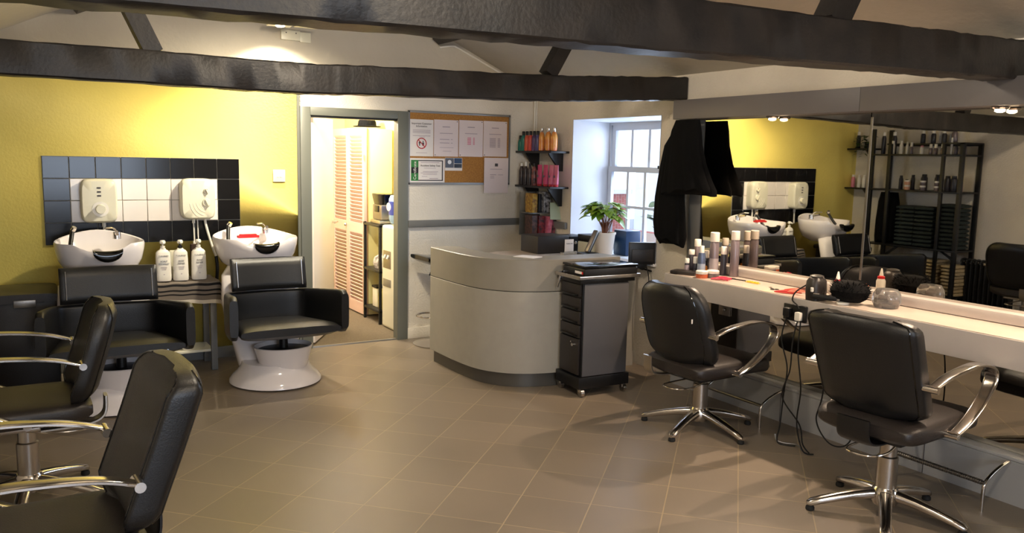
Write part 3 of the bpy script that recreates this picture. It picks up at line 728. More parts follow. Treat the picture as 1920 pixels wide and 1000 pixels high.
rr = [[V(cos(a * pi / 18) * r_, y_, sin(a * pi / 18) * r_) for r_, y_ in ((.038, -.0025), (.046, -.0025), (.046, -.0032), (.038, -.0032))] for a in range(36)]
b.loft(rr, close=True); b.box((0, -.0029, 0), (.085, .0008, .007), rot=Matrix.Rotation(rad(-45), 4, 'Y').inverted()); o = b.build('prohibition_circle', 'redink', t); o.location = (.0, 0, -.045)
b = B(); b.b2(-.022, -.014, -.0029, -.0024, -.02, .018); b.b2(-.026, -.010, -.0029, -.0024, .0, .008); b.b2(.006, .022, -.0029, -.0024, -.02, .008); b.b2(.009, .019, -.0029, -.0024, .011, .02); o = b.build('figures', 'ink', t); o.location = (0, 0, -.045)
for i, (x0, x1, z0, z1, lb) in enumerate(((3.033, 3.263, 1.553, 1.860, 'laminated price sheet second from left in the top row of the cork board'), (3.270, 3.503, 1.556, 1.865, 'laminated price sheet third from left in the top row of the cork board'), (3.508, 3.744, 1.561, 1.867, 'laminated price sheet at the right end of the top row of the cork board'))):
    t, w_, h = sheet('price_sheet', x0, x1, z0, z1, lb, 'paperpk', curl=.3)
    rows(t, [(-.035, .035, h - .062, .007), (-.06, .06, h - .115, .005)], 'inkl')
    if i == 0: rows(t, [(-.06, .03, -.012, .005), (-.06, .03, -.042, .005), (.045, .06, -.012, .005), (.045, .06, -.042, .005), (-.06, .07, -.08, .003), (-.03, .05, -.11, .003)], 'inkl')
    elif i == 1: rows(t, [(-.035, .0, -.00 - k * .013, .008) for k in range(5)] + [(.02, .035, -.0 - k * .013, .008) for k in range(5)], 'pinkl')
    else: rows(t, [(-.055, .005, .0 - k * .012, .006) for k in range(7)] + [(.025, .05, .0 - k * .012, .006) for k in range(7)], 'inkl')
    pins(t, w_, h)
t, w_, h = sheet('certificate', 2.812, 3.136, 1.328, 1.535, 'certificate with green side band and black border on the cork board')
B().b2(-.148, -.082, -.003, -.0022, -.085, .088).build('green_band', 'green', t)
B().b2(-.146, -.083, -.0036, -.003, -.022, .028).build('black_block', 'blackp', t)
b = B(); b.b2(-.082, .146, -.003, -.0022, .080, .088); b.b2(-.082, .146, -.003, -.0022, -.085, -.077); b.b2(.136, .146, -.003, -.0022, -.085, .088); b.build('border', 'ink', t)
text('side_title', 'Certificate', .036, (-.114, -.0045, 0), (pi / 2, -pi / 2, 0), 'paper', t)
text('title', 'Accident Safety Test', .022, (.028, -.003, .042), FACE_Y, 'ink', t)
rows(t, [(-.06, .11, .066, .004), (-.03, .08, .02, .003), (-.04, .10, -.010, .004), (-.06, .09, -.022, .004), (-.04, .09, -.034, .003), (-.05, .0, -.05, .003), (.02, .10, -.068, .005)], 'inkl')
t, w_, h = sheet('postcard', 3.140, 3.304, 1.434, 1.543, 'small picture card in blue and black on the cork board')
B().b2(-.080, .0, -.003, -.0022, -.03, .052).build('picture', 'slate', t); B().b2(.004, .078, -.003, -.0022, .008, .052).build('picture', 'blue', t); B().b2(.004, .078, -.003, -.0022, -.03, .004).build('picture', 'blackg', t)
B().lathe([(.018, 0), (.017, .0004)], seg=18).build('picture_shape', 'render', t).matrix_local = Matrix.Translation((-.04, -.0032, .018)) @ Matrix.Rotation(pi / 2, 4, 'X')
t, w_, h = sheet('letter', 3.515, 3.758, 1.242, 1.550, 'white letter with small black crest hanging below the cork board', 'paperpk', y=YW - .0215, curl=.4)
rows(t, [(-.014, .016, h - .075, .026)], 'ink'); rows(t, [(-.06, .06, h - .10, .004), (-.06, .0, h - .15, .005), (-.06, -.02, h - .165, .004), (-.06, -.02, h - .178, .004), (.02, .07, h - .15, .004)], 'inkl')
# socket on the gable, and the lamp above it
t = thing('wall_socket', 'white double socket high on the gable below the spotlight bracket', 'socket', (1.84, YW - .001, 2.44))
B().box((-.01, -.012, 0), (.146, .024, .075), .006).build('socket_plate', 'cream_pl', t)
B().box((.105, -.008, -.008), (.085, .016, .075), .006).build('blank_plate', 'cream_pl', t)
b = B()
for x in (-.045, .03): b.b2(x - .004, x + .004, -.026, -.023, .012, .02)
b.lathe([(.005, 0), (.005, .002)], (0, 0, 0), 10); b.build('switch_marks', 'ink', t)
t = thing('spotlight_fitting', 'flat white spotlight fitting hanging from the ceiling near the gable', 'lamp', (1.68, 6.16, 2.475))
b = B(); b.box((0, 0, 0), (.17, .12, .016), .004, rot=Matrix.Rotation(-.10, 4, 'X')); b.build('lamp_plate', 'white_pl', t)
B().box((.20, .03, .004), (.16, .10, .010), .003).build('end_plate', 'cream_pl', t)
B().cyl((0, .0, .01), (0, .0, .66), .006, seg=8).build('hanger', 'white_pl', t)
B().lathe([(.03, -.012), (.032, -.016), (.02, -.022), (.002, -.023)], (0, .0, 0), 18).build('bulb', 'bulb', t)

# ================================================================ RECEPTION DESK
OUT = [(3.62, 4.60), (3.40, 4.597), (3.20, 4.60), (3.05, 4.617), (2.90, 4.665), (2.79, 4.74), (2.70, 4.86), (2.655, 5.0), (2.637, 5.2), (2.632, 5.4), (2.632, 5.62)]
def off(pts, d):
    P = [Vector((x, y, 0)) for x, y in pts]; out = []
    for i, p in enumerate(P):
        t_ = (P[min(i + 1, len(P) - 1)] - P[max(i - 1, 0)]).normalized(); out.append((p.x + t_.y * d, p.y - t_.x * d))
    return out
def wall_loft(pts, d0, d1, z0, z1, bev=.004):
    C_ = [(p.x, p.y) for p in curve([(x, y, 0) for x, y in pts], 5)]
    a = off(C_, d0); c = off(C_, d1); rings = []
    for (x0, y0), (x1, y1) in zip(a, c):
        dx, dy = (x1 - x0), (y1 - y0); L = math.hypot(dx, dy); ux, uy = dx / L * bev, dy / L * bev
        rings.append([V(x0, y0, z0 + bev), V(x0, y0, z1 - bev), V(x0 + ux, y0 + uy, z1), V(x1 - ux, y1 - uy, z1), V(x1, y1, z1 - bev), V(x1, y1, z0 + bev), V(x1 - ux, y1 - uy, z0), V(x0 + ux, y0 + uy, z0)])
    return B().loft(rings)
t = thing('reception_desk', 'curved silver-grey reception desk with a raised ledge', 'desk', (0, 0, 0))
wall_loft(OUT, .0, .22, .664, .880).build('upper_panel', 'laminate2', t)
wall_loft(OUT, .0, .04, .10, .661, .002).build('lower_panel', 'laminate', t)
wall_loft(OUT, -.006 + .04, .06, 0, .11, .002).build('kick_plinth', 'plinth', t)
wall_loft(OUT, .003, .03, .655, .668, .001).build('shadow_gap', 'blackp', t)
b = B(); b.poly([(2.98, 4.84, .772), (3.62, 4.83, .772), (3.99, 4.86, .772), (3.99, 5.80, .772), (3.30, 5.80, .772), (2.96, 5.60, .772), (2.87, 5.25, .772)], (0, 0, .028)); b.build('worktop', 'worktop', t)
B().b2(3.30, 3.98, 5.70, 5.72, .0, .771).build('support_panel', 'laminate', t); B().b2(3.62, 3.98, 4.86, 4.88, .0, .771).build('support_panel', 'laminate', t)
# things on the desk
t = thing('till_drawer', 'black till box with two shiny knobs on the desk under the corner shelves', 'till', (3.66, 5.64, .801))
B().box((0, 0, .07), (.30, .26, .14), .008).build('till_body', 'blackv', t)
B().box((.245, -.02, .065), (.18, .22, .13), .006).build('till_side_unit', 'blue', t).data.materials[0] = M['blackp']
for x in (.21, .28): B().lathe([(.012, 0), (.014, .006), (.008, .016), (.001, .017)], seg=14).build('knob', 'chrome', t).matrix_local = Matrix.Translation((x, -.131, .08)) @ Matrix.Rotation(pi / 2, 4, 'X')
t.scale = (1, 1, 1)
# book-like boxes above the till
def smallbox(name, x, y, z, d, c, label, rz=0, c2=None, tilt=0, cat='box'):
    m = mat('packet_' + name + '_%d_%d_%d' % c, c, .5, c2=c2, vscale=40) if c2 else mat('packet_%d_%d_%d' % c, c, .5)
    o = B().box((0, 0, d[2] / 2), d, .003).build(name, m); tag(o, label, cat, loc=(x, y, z)); o.rotation_euler = (0, tilt, rz); return o
t = thing('display_rack', 'two-tier clear rack of boxed hair colours under the corner shelves', 'rack', (3.90, 6.18, 0))
b = B(); b.b2(-.10, .11, -.10, .10, .880, .888); b.b2(-.10, .11, -.10, .10, 1.078, 1.086); b.b2(-.10, .11, .092, .10, .88, 1.26)
b.b2(-.08, .08, .02, .092, .80, .806); b.b2(-.01, .01, .085, .092, .80, .88); b.build('rack_frame', 'clear', t)
smallbox('colour_box', 3.835, 6.14, 1.087, (.05, .12, .165), (190, 150, 50), 'yellow boxed packet on the upper tier of the clear rack', c2=(120, 80, 30))
smallbox('colour_box', 3.90, 6.16, 1.087, (.03, .12, .16), (26, 24, 26), 'thin black packet beside the yellow one on the upper tier')
smallbox('colour_box', 3.962, 6.14, 1.087, (.07, .12, .18), (24, 22, 26), 'black packet with white blots at the upper tier right end', c2=(180, 178, 180))
smallbox('colour_box', 3.825, 6.12, .889, (.055, .12, .175), (30, 20, 22), 'black and red packet at the lower tier left end', c2=(96, 60, 50))
smallbox('colour_box', 3.895, 6.12, .889, (.06, .12, .17), (40, 22, 24), 'dark packet with red blots on the lower tier', c2=(140, 36, 40))
smallbox('colour_box', 3.955, 6.09, .889, (.04, .12, .165), (196, 90, 120), 'pink packet leaning on the lower tier', c2=(226, 130, 150), tilt=.12)
o = smallbox('colour_box', 3.90, 6.03, .889, (.01, .01, .01), (30, 28, 30), 'tiny black packet at the front of the lower tier')
bpy.data.objects.remove(o)
smallbox('colour_box', 3.995, 6.09, .889, (.035, .12, .155), (30, 26, 30), 'black packet with pink pattern at the lower tier right end', c2=(150, 80, 90), tilt=.12)
o = B().box((0, 0, .075), (.008, .12, .15), .002).build('leaflet', mat('pale_green_card', (176, 190, 164), .5)); tag(o, 'pale green card standing behind the packets near the window', 'leaflet', loc=(4.0, 5.98, 1.03)); o.rotation_euler = (0, .25, 1.15)
B().box((0, 0, .13), (.02, .10, .26), .002)
t = thing('card_holder', 'white leaflet holder standing on the reception desk', 'leaflet holder', (3.52, 5.10, .801))
B().box((0, -.01, .085), (.078, .006, .145), .002, rot=None).build('leaflet', 'paper', t); text('print', 'THANK YOU', .010, (0, -.0145, .125), FACE_Y, 'ink', t)
b = B(); b.box((0, 0, .006), (.115, .06, .010), .002); b.box((0, -.03, .04), (.115, .003, .06), .001); b.box((.052, 0, .035), (.004, .05, .05)); b.box((-.052, 0, .035), (.004, .05, .05)); b.build('holder', 'clear', t)
t = thing('desk_phone', 'black and silver cordless phone leaning in its cradle on the desk', 'phone', (3.735, 5.15, .801))
b = B(); b.box((0, 0, .022), (.15, .13, .044), .012); b.build('cradle', 'blackp', t)
b = B(); b.box((0, 0, 0), (.024, .048, .185), .010, rot=Matrix.Rotation(rad(28), 4, 'Y')); hs = b.build('handset', 'steel', t); hs.location = (.035, 0, .13)
b = B(); b.box((.014, 0, 0), (.014, .044, .175), .006, rot=None); q = b.build('handset_face', 'blackp', hs); q.rotation_euler = (0, rad(28), 0)
# potted plant
t = thing('potted_plant', 'leafy green plant in a white pot on the reception desk', 'plant', (3.93, 5.20, .801))
B().lathe([(.058, 0), (.062, .004), (.082, .17), (.088, .178), (.088, .19), (.080, .19), (.076, .17)], seg=32).build('pot', 'pot', t)
B().lathe([(.076, .168), (.04, .176), (.002, .178)], seg=24).build('soil', 'soil', t)
rnd = random.Random(11); bs = B(); bl = B()
def leaf(b, base, d, size, droop):
    d = d.normalized(); side = d.cross(V(0, 0, 1)).normalized(); nrm = side.cross(d)
    N = 7; L_, R_, C_ = [], [], []
    for i in range(N):
        u = i / (N - 1); w_ = size * .44 * math.sin(pi * min(1, .13 + .87 * u)) ** .7 * (1 - .4 * u) * (1 if u < 1 else 0)
        c = base + d * size * (u - .12) + V(0, 0, -1) * droop * u * u * size + nrm * .0
        C_.append(b.bm.verts.new(c)); L_.append(b.bm.verts.new(c + side * w_ + nrm * w_ * .22)); R_.append(b.bm.verts.new(c - side * w_ + nrm * w_ * .22))
    for i in range(N - 1):
        b.bm.faces.new((C_[i], C_[i + 1], L_[i + 1], L_[i])); b.bm.faces.new((C_[i + 1], C_[i], R_[i], R_[i + 1]))
for k in range(80):
    a = rnd.uniform(0, 2 * pi); e = rnd.uniform(.1, 1.35); r_ = rnd.uniform(.06, .145) * cos(e * .7) + .01; z_ = .19 + rnd.uniform(.10, .155) + .085 * sin(e)
    p0 = V(rnd.uniform(-.02, .02), rnd.uniform(-.02, .02), .175); p1 = V(cos(a) * r_, sin(a) * r_, z_)
    if k < 22: bs.tube(curve([p0, (p0 + p1) / 2 + V(0, 0, .03), p1], 4), .0032, 6)
    leaf(bl, p1, V(cos(a), sin(a), rnd.uniform(-.25, .35)), rnd.uniform(.075, .115), rnd.uniform(.15, .6))
for k in range(9):
    a = k * .7; bs.cyl((.012 * cos(a), .012 * sin(a), .17), (.03 * cos(a), .03 * sin(a), .27), .008, .004, 7)
bmesh.ops.solidify(bl.bm, geom=bl.bm.faces[:], thickness=.0012)
bs.build('stems', 'stem', t); bl.build('foliage', 'leaf', t)
o = B().box((0, 0, .10), (.15, .16, .20), .012).build('storage_tub', 'blue'); tag(o, 'dark blue tub behind the potted plant', 'tub', loc=(4.17, 5.22, .8005))
t = thing('card_printer', 'black and cream receipt printer on the sill behind the phone', 'printer', (3.965, 5.38, .8015))
B().box((0, 0, .05), (.20, .18, .10), .01).build('printer_body', 'cream_pl', t); B().box((.01, 0, .128), (.22, .19, .055), .008).build('printer_lid', 'blackp', t)
t = thing('monitor', 'small black monitor seen from behind, on the wall side of the trolley', 'monitor', (3.985, 4.72, .80))
B().box((0, 0, .075), (.20, .03, .165), .008).build('monitor_back', 'blackp', t); B().box((0, -.018, .06), (.16, .008, .09), .003).build('vent_panel', 'blackv', t)
t.location = (3.93, 4.74, .80); t.rotation_euler = (0, 0, rad(-24))
B().box((0, .03, -.012), (.08, .08, .05), .004).build('stand', 'blackp', t)
o = B().tube(curve([(0, 0, 0), (.03, .05, -.03), (.06, .12, -.03), (.07, .0, -.04)], 5), .006, 8).tube(curve([(.02, 0, .0), (.03, -.02, -.08), (.02, -.04, -.2), (.03, -.03, -.45)], 5), .004, 8).build('cable', 'rubber'); tag(o, 'black cables hanging below the small monitor', 'cable', loc=(3.94, 4.72, .78))
o = B().b2(-.06, .06, -.08, .08, 0, .004).build('paper_pad', 'paper'); tag(o, 'white paper pad on the ledge of the reception desk', 'paper', loc=(2.98, 4.80, .881), rz=.45)
o = B().b2(-.10, .10, -.07, .07, 0, .006).build('paper_stack', 'paper'); tag(o, 'white papers lying on the desk beside the trolley and window', 'paper', loc=(3.75, 4.98, .801), rz=.2)
# bar stool
t = thing('bar_stool', 'black bar stool on a chrome base behind the reception desk', 'stool', (2.955, 6.16, 0))
rings = []
for i in range(11):
    v = .5 - .5 * cos(pi * i / 10); rings.append(sring((-.17 + .34 * v, 0, .70 + .03 * abs(2 * v - 1) ** 2), (0, .18, 0), (0, 0, .035 * (1 - .5 * abs(2 * v - 1) ** 6)), 4, 24))
B().loft(rings).build('seat', 'blackg', t)
B().lathe([(.20, 0), (.205, .008), (.15, .022), (.05, .04), (.03, .06)], seg=36).build('base', 'chrome', t)
B().cyl((0, 0, .05), (0, 0, .67), .022, seg=18).build('column', 'chrome', t)
B().tube([(cos(a * pi / 12) * .12 - .06, sin(a * pi / 12) * .12, .245) for a in range(25)], .008, 8).build('foot_ring', 'chrome', t)
B().tube(curve([(0, 0, .655), (-.07, -.03, .62), (-.10, -.05, .59)], 4), .007, 8).build('lever', 'blackp', t)

# ================================================================ TROLLEY
t = thing('salon_trolley', 'grey and black salon trolley on castors in front of the desk', 'trolley', (3.29, 4.455, 0), rad(-2))
x0, x1, y0, y1 = -.185, .195, -.135, .115
B().b2(x0 + .012, x1 - .01, y0 + .002, y1 - .002, .135, .755, .004).build('carcass', 'blackp', t)
B().b2(x0 + .02, x1 - .01, y0 - .008, y0 + .001, .137, .750, .001).build('side_panel', 'trolgrey', t)
B().b2(x0 - .012, x1 + .01, y0 - .02, y1 + .02, .055, .133, .006).build('base_tray', 'blackp', t)
for k, (z0, z1) in enumerate(((.665, .745), (.575, .655), (.485, .565), (.395, .475))):
    d_ = B().b2(x0 - .004, x0 + .011, y0 + .012, y1 - .012, z0, z1, .003).build('drawer', 'blackv', t)
    B().b2(x0 - .016, x0 - .005, y0 + .03, y1 - .03, z0 + .004, z0 + .016, .003).build('drawer_pull', 'blackg', d_)
d_ = B().b2(x0 - .004, x0 + .011, y0 + .012, y1 - .012, .145, .385, .003).build('drawer', 'blackv', t)
B().cyl((x0 - .004, y0 + .06, .345), (x0 - .024, y0 + .06, .345), .011, seg=14).cyl((x0 - .004, y0 + .085, .36), (x0 - .018, y0 + .085, .36), .006, seg=10).build('lock', 'chrome', d_)
B().b2(x0 - .02, x1 + .03, y0 - .02, y1 + .01, .757, .785, .004).build('top_tray', 'blackp', t)
rr_ = [(x0 - .035, y0 - .03), (x1 + .06, y0 - .03), (x1 + .06, y1 + .012), (x0 - .035, y1 + .012)]
b = B()
for (ax, ay), (bx, by) in zip(rr_, rr_[1:] + rr_[:1]):
    L_ = math.hypot(bx - ax, by - ay); an = math.atan2(by - ay, bx - ax); b.box(((ax + bx) / 2, (ay + by) / 2, .795), (L_ + .008, .008, .024), .003, rz=an)
b.box((x0 - .03, y1 - .02, .75), (.008, .02, .10), .002, rot=Matrix.Rotation(.3, 4, 'Y'))
b.build('top_rail', 'chrome', t)
for cx, cy in ((x0 + .02, y0 + .0), (x1 - .02, y0 + .0), (x0 + .02, y1 - .0), (x1 - .02, y1 - .0)):
    q = B().cyl((cx - .012, cy, .026), (cx + .012, cy, .026), .026, seg=20).build('castor', 'brushed', t)
    B().b2(cx - .018, cx + .018, cy - .008, cy + .02, .03, .056, .004).build('fork', 'chrome', q)
t2 = thing('black_box', 'glossy black lidded case on top of the trolley', 'case', (3.315, 4.455, .786), rad(-2))
B().b2(-.20, .225, -.15, .115, 0, .065, .012).build('case_body', 'blackp', t2)
B().b2(-.202, .227, -.152, .117, .066, .083, .006).build('case_lid', 'blackg', t2)
B().b2(-.203, -.2005, -.12, -.04, .028, .044).build('badge', 'paper', t2); B().b2(-.2035, -.2005, -.132, -.12, .028, .044).build('red_badge', 'red', t2)

# ================================================================ CORNER SHELVES
def lathe_item(name, prof, mats, loc, label, cat='bottle', cap=None, group=None, seg=18, sy=1, rz=0, bands=()):
    """bottle: body plus a cap child"""
    t = thing(name, label, cat, loc, rz, group)
    B().lathe(prof, seg=seg, sy=sy).build('body', mats[0], t)
    if cap: B().lathe(cap, seg=seg, sy=min(1, sy * 1.2)).build('cap', mats[1], t)
    for (r_, z0, z1, m_) in bands: B().lathe([(r_, z0), (r_, z1)], seg=seg, sy=sy, cap=False).build('label_band', m_, t)
    return t
def corner_shelf(z, label):
    t = thing('wall_shelf', label, 'shelf', (4.029, 5.83, z))
    B().b2(-.19, 0, .03, .605, -.018, 0, .003).build('shelf_board', 'blackp', t)
    for y in (.12, .50): B().poly([(-.002, y, -.018), (-.15, y, -.018), (-.14, y, -.035), (-.03, y, -.17), (-.002, y, -.17)], (0, .022, 0)).build('bracket', 'blackp', t)
corner_shelf(1.617, 'upper black shelf in the corner, holding the orange bottles')
corner_shelf(1.317, 'lower black shelf in the corner, holding the pink tubes')
def sh_y(i): return 6.36 - i * .056
bc = {'teal': (30, 110, 96), 'orange': (196, 84, 56), 'redo': (190, 70, 60), 'purple': (74, 50, 92), 'purple2': (70, 62, 104)}
topset = [('teal', 6.385, 'teal'), ('teal', 6.335, 'teal'), ('orange', 6.275, 'orange'), ('redo', 6.215, 'red-orange'), ('purple', 6.155, 'purple'), ('purple2', 6.10, 'blue-violet')]
pos = ['nearest the corner', 'second from the corner', 'third from the corner', 'fourth from the corner', 'fifth from the corner', 'beside the orange bottles']
for (k, y, cn), ps in zip(topset, pos):
    h_ = .10 if ps == pos[0] else .135
    lathe_item('lotion_bottle', [(.022, 0), (.024, .004), (.023, h_ * .75), (.018, h_ * .93), (.012, h_)], [mat('lotion_' + k, bc[k], .3), 'blackp'], (3.86, y, 1.618), cn + ' bottle with black cap on the upper corner shelf, ' + ps, cap=[(.014, h_), (.014, h_ + .03), (.011, h_ + .034)])
og = mat('orange_lotion', (214, 150, 70), .25, c2=(190, 96, 60), vscale=12)
for i, y in enumerate((6.045, 5.995, 5.94, 5.895, 5.855)):
    sc_ = (0.9, 1.05, 1, 1, 1)[i]
    t = lathe_item('shampoo_bottle', [(.020, 0), (.026, .006), (.028 * sc_, .05), (.028 * sc_, .11), (.020, .145), (.011, .158)], [og, 'chrome'], (3.865 + .03 * (i % 2), y, 1.618), 'amber shampoo bottle with silver cap, upper corner shelf, ' + ('beside the blue-violet bottle', 'widest of the five', 'third of five toward the window', 'fourth of five toward the window', 'nearest the window')[i], cap=[(.013, .158), (.014, .16), (.013, .19), (.011, .192)], group='amber shampoo bottles')
for i, y in enumerate((6.36, 6.29, 6.22, 6.15)):
    t = lathe_item('spray_bottle', [(.022, 0), (.024, .005), (.023, .13), (.014, .155), (.011, .165)], [mat('black_bottle_%d' % i, (22, 20, 24), .35, c2=(70, 58, 58) if i != 3 else (150, 84, 80), vscale=25), 'white_pl' if i in (0, 1) else 'blackp'], (3.862, y, 1.318), 'black patterned bottle on the lower corner shelf, ' + ('nearest the corner', 'second from the corner, tall white cap', 'third from the corner', 'beside the pink tubes')[i], cap=[(.010, .165), (.011, .168), (.010, .20 if i == 1 else .19), (.006, .204 if i == 1 else .192)], group='black bottles on the lower corner shelf')
for i, y in enumerate((6.08, 6.00, 5.93, 5.87)):
    t = thing('cream_tube', 'pink standing tube on the lower corner shelf, ' + ('farthest from the window', 'second from the black bottles', 'third from the black bottles', 'nearest the window')[i], 'tube', (3.875 + .01 * i, y, 1.318), 0, 'pink tubes')
    rings = []
    for z, a_, b_ in ((.018, .024, .020), (.06, .028, .018), (.12, .032, .010), (.182, .035, .0022)): rings.append(sring((0, 0, z), (0, a_, 0), (b_, 0, 0), 2.2, 20))
    B().loft(rings).build('tube_body', 'pink' if i < 2 else mat('pink_white_tube', (214, 120, 150), .35, c2=(190, 60, 105), vscale=9), t)
    B().lathe([(.020, 0), (.021, .016), (.018, .019)], seg=20).build('tube_cap', 'redink', t)
    B().lathe([(.011, 0), (.010, .0012)], seg=16).build('round_logo', 'slate', t).matrix_local = Matrix.Translation((-.0195, 0, .085)) @ Matrix.Rotation(-pi / 2 - .1, 4, 'Y')
o = B().tube([(0, 0, 0), (0, 0, .50)], .008, 10).tube([(0, -.03, .0), (0, -.03, .50)], .005, 8).build('wall_pipe', 'white_pl'); tag(o, 'thin cream pipes rising in the corner above the shelves', 'pipe', loc=(4.012, 6.40, 1.66))

# ================================================================ HANGING GOWNS
def gown(name, label, loc, prof, folds, seed, amp):
    b = B(); rings = []; seg = 72; rnd = random.Random(seed); ph = [rnd.uniform(0, 6.28) for _ in range(4)]
    for (z, cx, cy, ax, ay) in prof:
        k = (prof[0][0] - z) / (prof[0][0] - prof[-1][0]); ring = []
        for i in range(seg):
            t_ = 2 * pi * i / seg; f = 1 + amp * k * (sin(folds * t_ + ph[0]) * .6 + sin((folds + 4) * t_ + ph[1] + k) * .4)
            zz = z + (.02 * sin(2 * t_ + ph[2]) + .008 * sin(folds * t_)) * (k ** 4)
            ring.append(V(cx + cos(t_) * ax * f, cy + sin(t_) * ay * f, zz))
        rings.append(ring)
    b.loft(rings); o = b.build(name, 'cloth'); return tag(o, label, 'gown', loc=loc)
gown('hairdressing_gown', 'black gown hanging lower, behind the other, near the window', (3.93, 4.40, 0), [(1.80, .0, -.03, .02, .05), (1.66, -.015, .02, .03, .10), (1.50, -.015, .03, .035, .13), (1.30, -.015, .045, .035, .15), (1.12, -.015, .035, .035, .165), (1.03, -.015, .02, .035, .16), (.99, -.015, .0, .03, .13)], 7, 3, .12)
gown('hairdressing_gown', 'black gown hanging in front from the fascia, flaring at its hem', (3.86, 4.26, 0), [(1.828, .0, -.02, .02, .115), (1.76, .0, -.01, .035, .14), (1.66, -.0, -.005, .045, .155), (1.54, -.0, -.015, .05, .18), (1.44, -.0, -.035, .055, .21), (1.38, .0, -.05, .06, .235), (1.35, .0, -.05, .055, .235)], 9, 8, .15)
t = thing('gown_hook', 'steel hooks under the fascia carrying the gowns', 'hook', (3.93, 4.33, 1.80)); B().tube(curve([(.05, 0, .02), (.0, 0, .015), (-.04, 0, .0), (-.05, 0, .03)], 4), .005, 8).build('hook', 'chrome', t)

# ================================================================ COUNTER ITEMS
ZC = .8305
wc = [(.014, 0), (.015, .002)]
def can(x, y, r_, h_, ch, body, capm, label, cat='can', band=None, cr=None, shoulder=.012):
    cr = cr or r_ * .92
    t = lathe_item('spray_can', [(r_ * .94, 0), (r_, .004), (r_, h_ - shoulder), (r_ * .8, h_)], [body, capm], (x, y, ZC), label, cat, cap=[(cr, h_), (cr * 1.02, h_ + .003), (cr, h_ + ch - .003), (cr * .9, h_ + ch)])
    if band: B().lathe([(r_ + .0006, h_ * band[0]), (r_ + .0006, h_ * band[1])], seg=18, cap=False).build('label_band', band[2], t)
    return t
gcan = mat('grey_can', (120, 108, 112), .3, .3); bcan = mat('blue_grey_can', (86, 98, 124), .3, .3); dcan = mat('dark_can', (52, 50, 58), .35)
can(3.80, 4.075, .021, .115, .032, dcan, 'pot', 'small dark bottle with cream cap at the window end of the counter')
can(3.735, 4.045, .016, .065, .030, dcan, 'white_pl', 'smallest dark bottle with white cap at the front of the group', band=(.2, .8, 'inkl'))
can(3.775, 4.01, .015, .065, .042, dcan, 'white_pl', 'slim dark bottle with tall white cap, second from front left')
can(3.86, 4.085, .024, .165, .048, gcan, 'pot', 'grey can with broad cream cap behind the blue-grey can')
can(3.775, 3.955, .026, .14, .045, bcan, 'white_pl', 'blue-grey can with tapered white cap at the front', cr=.015, shoulder=.03, band=(.1, .5, mat('pale_blue_label', (150, 160, 178), .4)))
can(3.845, 3.99, .022, .10, .048, dcan, 'pot', 'dark can with beige cap between the blue-grey and tallest grey can')
can(3.835, 3.905, .029, .215, .060, gcan, 'pot', 'tall thick grey can with broad cream cap, front of the pair', cr=.0295, band=(.1, .5, mat('pale_grey_label', (160, 150, 152), .4)))
can(3.815, 3.965, .018, .055, .03, 'amber', 'blackp', 'small amber bottle with black cap between the cans')
can(3.885, 3.87, .020, .135, .05, dcan, 'pot', 'dark bottle with cream cap right of the tallest grey can')
can(3.90, 3.79, .028, .235, .056, gcan, 'pot', 'tall grey can with cream cap standing nearest the mirror', cr=.027)
t = thing('cream_jar', 'squat orange jar with white lid on the counter', 'jar', (3.665, 3.83, ZC)); B().lathe([(.036, 0), (.038, .004), (.038, .022), (.034, .025)], seg=26).build('jar_body', mat('orange_jar', (190, 96, 60), .25), t); B().lathe([(.037, .025), (.038, .027), (.038, .042), (.035, .045)], seg=26).build('lid', 'white_pl', t)
t = thing('cream_jar', 'squat grey jar with white lid behind the orange jar', 'jar', (3.73, 3.80, ZC)); B().lathe([(.036, 0), (.038, .004), (.038, .026), (.034, .029)], seg=26).build('jar_body', mat('grey_jar', (108, 104, 104), .25), t); B().lathe([(.037, .029), (.038, .031), (.038, .045), (.035, .048)], seg=26).build('lid', 'white_pl', t)
t = thing('tool_roll', 'black leather tool pouch at the window end of the counter', 'pouch', (3.68, 4.0, ZC), rad(25)); B().box((0, 0, .012), (.10, .17, .024), .009).build('pouch_body', 'blackv', t); B().box((.02, -.06, .026), (.05, .03, .004), .001).build('flap', 'blackp', t)
def comb(loc, rz, L_, m, label):
    b = B(); b.box((0, 0, .003), (L_, .010, .005), .002)
    for k in range(int(L_ * .55 / .005)): b.b2(-L_ / 2 + .005 * k + .001, -L_ / 2 + .005 * k + .0034, .004, .026, .001, .004)
    o = b.build('comb', m); return tag(o, label, 'comb', loc=(loc[0], loc[1], ZC + loc[2]), rz=rz)
comb((3.80, 3.70, 0), rad(-80), .19, 'blackp', 'black comb lying behind the pink clips')
pk = mat('pink_red_clip', (186, 40, 70), .3)
for k, lb in enumerate(('pink-red hair clip nearest the counter edge, beside the jars', 'middle pink-red hair clip beside the jars', 'pink-red hair clip lying nearest the upstand, beside the jars')):
    o = B().tube(curve([(-.055, .0, .007), (0, .006, .013), (.055, -.006, .008)], 5), [.005] * 3 + [.008] * 5 + [.005] * 3, 8).build('hair_clip', pk); tag(o, lb, 'hair clip', loc=(3.675 + .024 * k, 3.685 + .012 * k, ZC), rz=rad(-62 + 12 * k))
t = thing('clip_card', 'card of yellow clips lying near the middle of the counter', 'clips', (3.80, 3.50, ZC))
yc_ = mat('yellow_clip', (226, 196, 60), .4); B().box((0, .035, .002), (.026, .10, .003), .001).build('card', yc_, t)
for k in range(4): B().box((0, .022 * k, .0065), (.02, .012, .006), .002).build('clip', yc_, t)
t = thing('scissors', 'small steel scissors lying left of the red combs', 'scissors', (3.72, 3.30, ZC), rad(60))
b = B(); b.box((.03, 0, .003), (.07, .006, .002), rz=.12); b.box((.03, 0, .005), (.07, .006, .002), rz=-.12); b.build('blades', 'steel', t)
b = B()
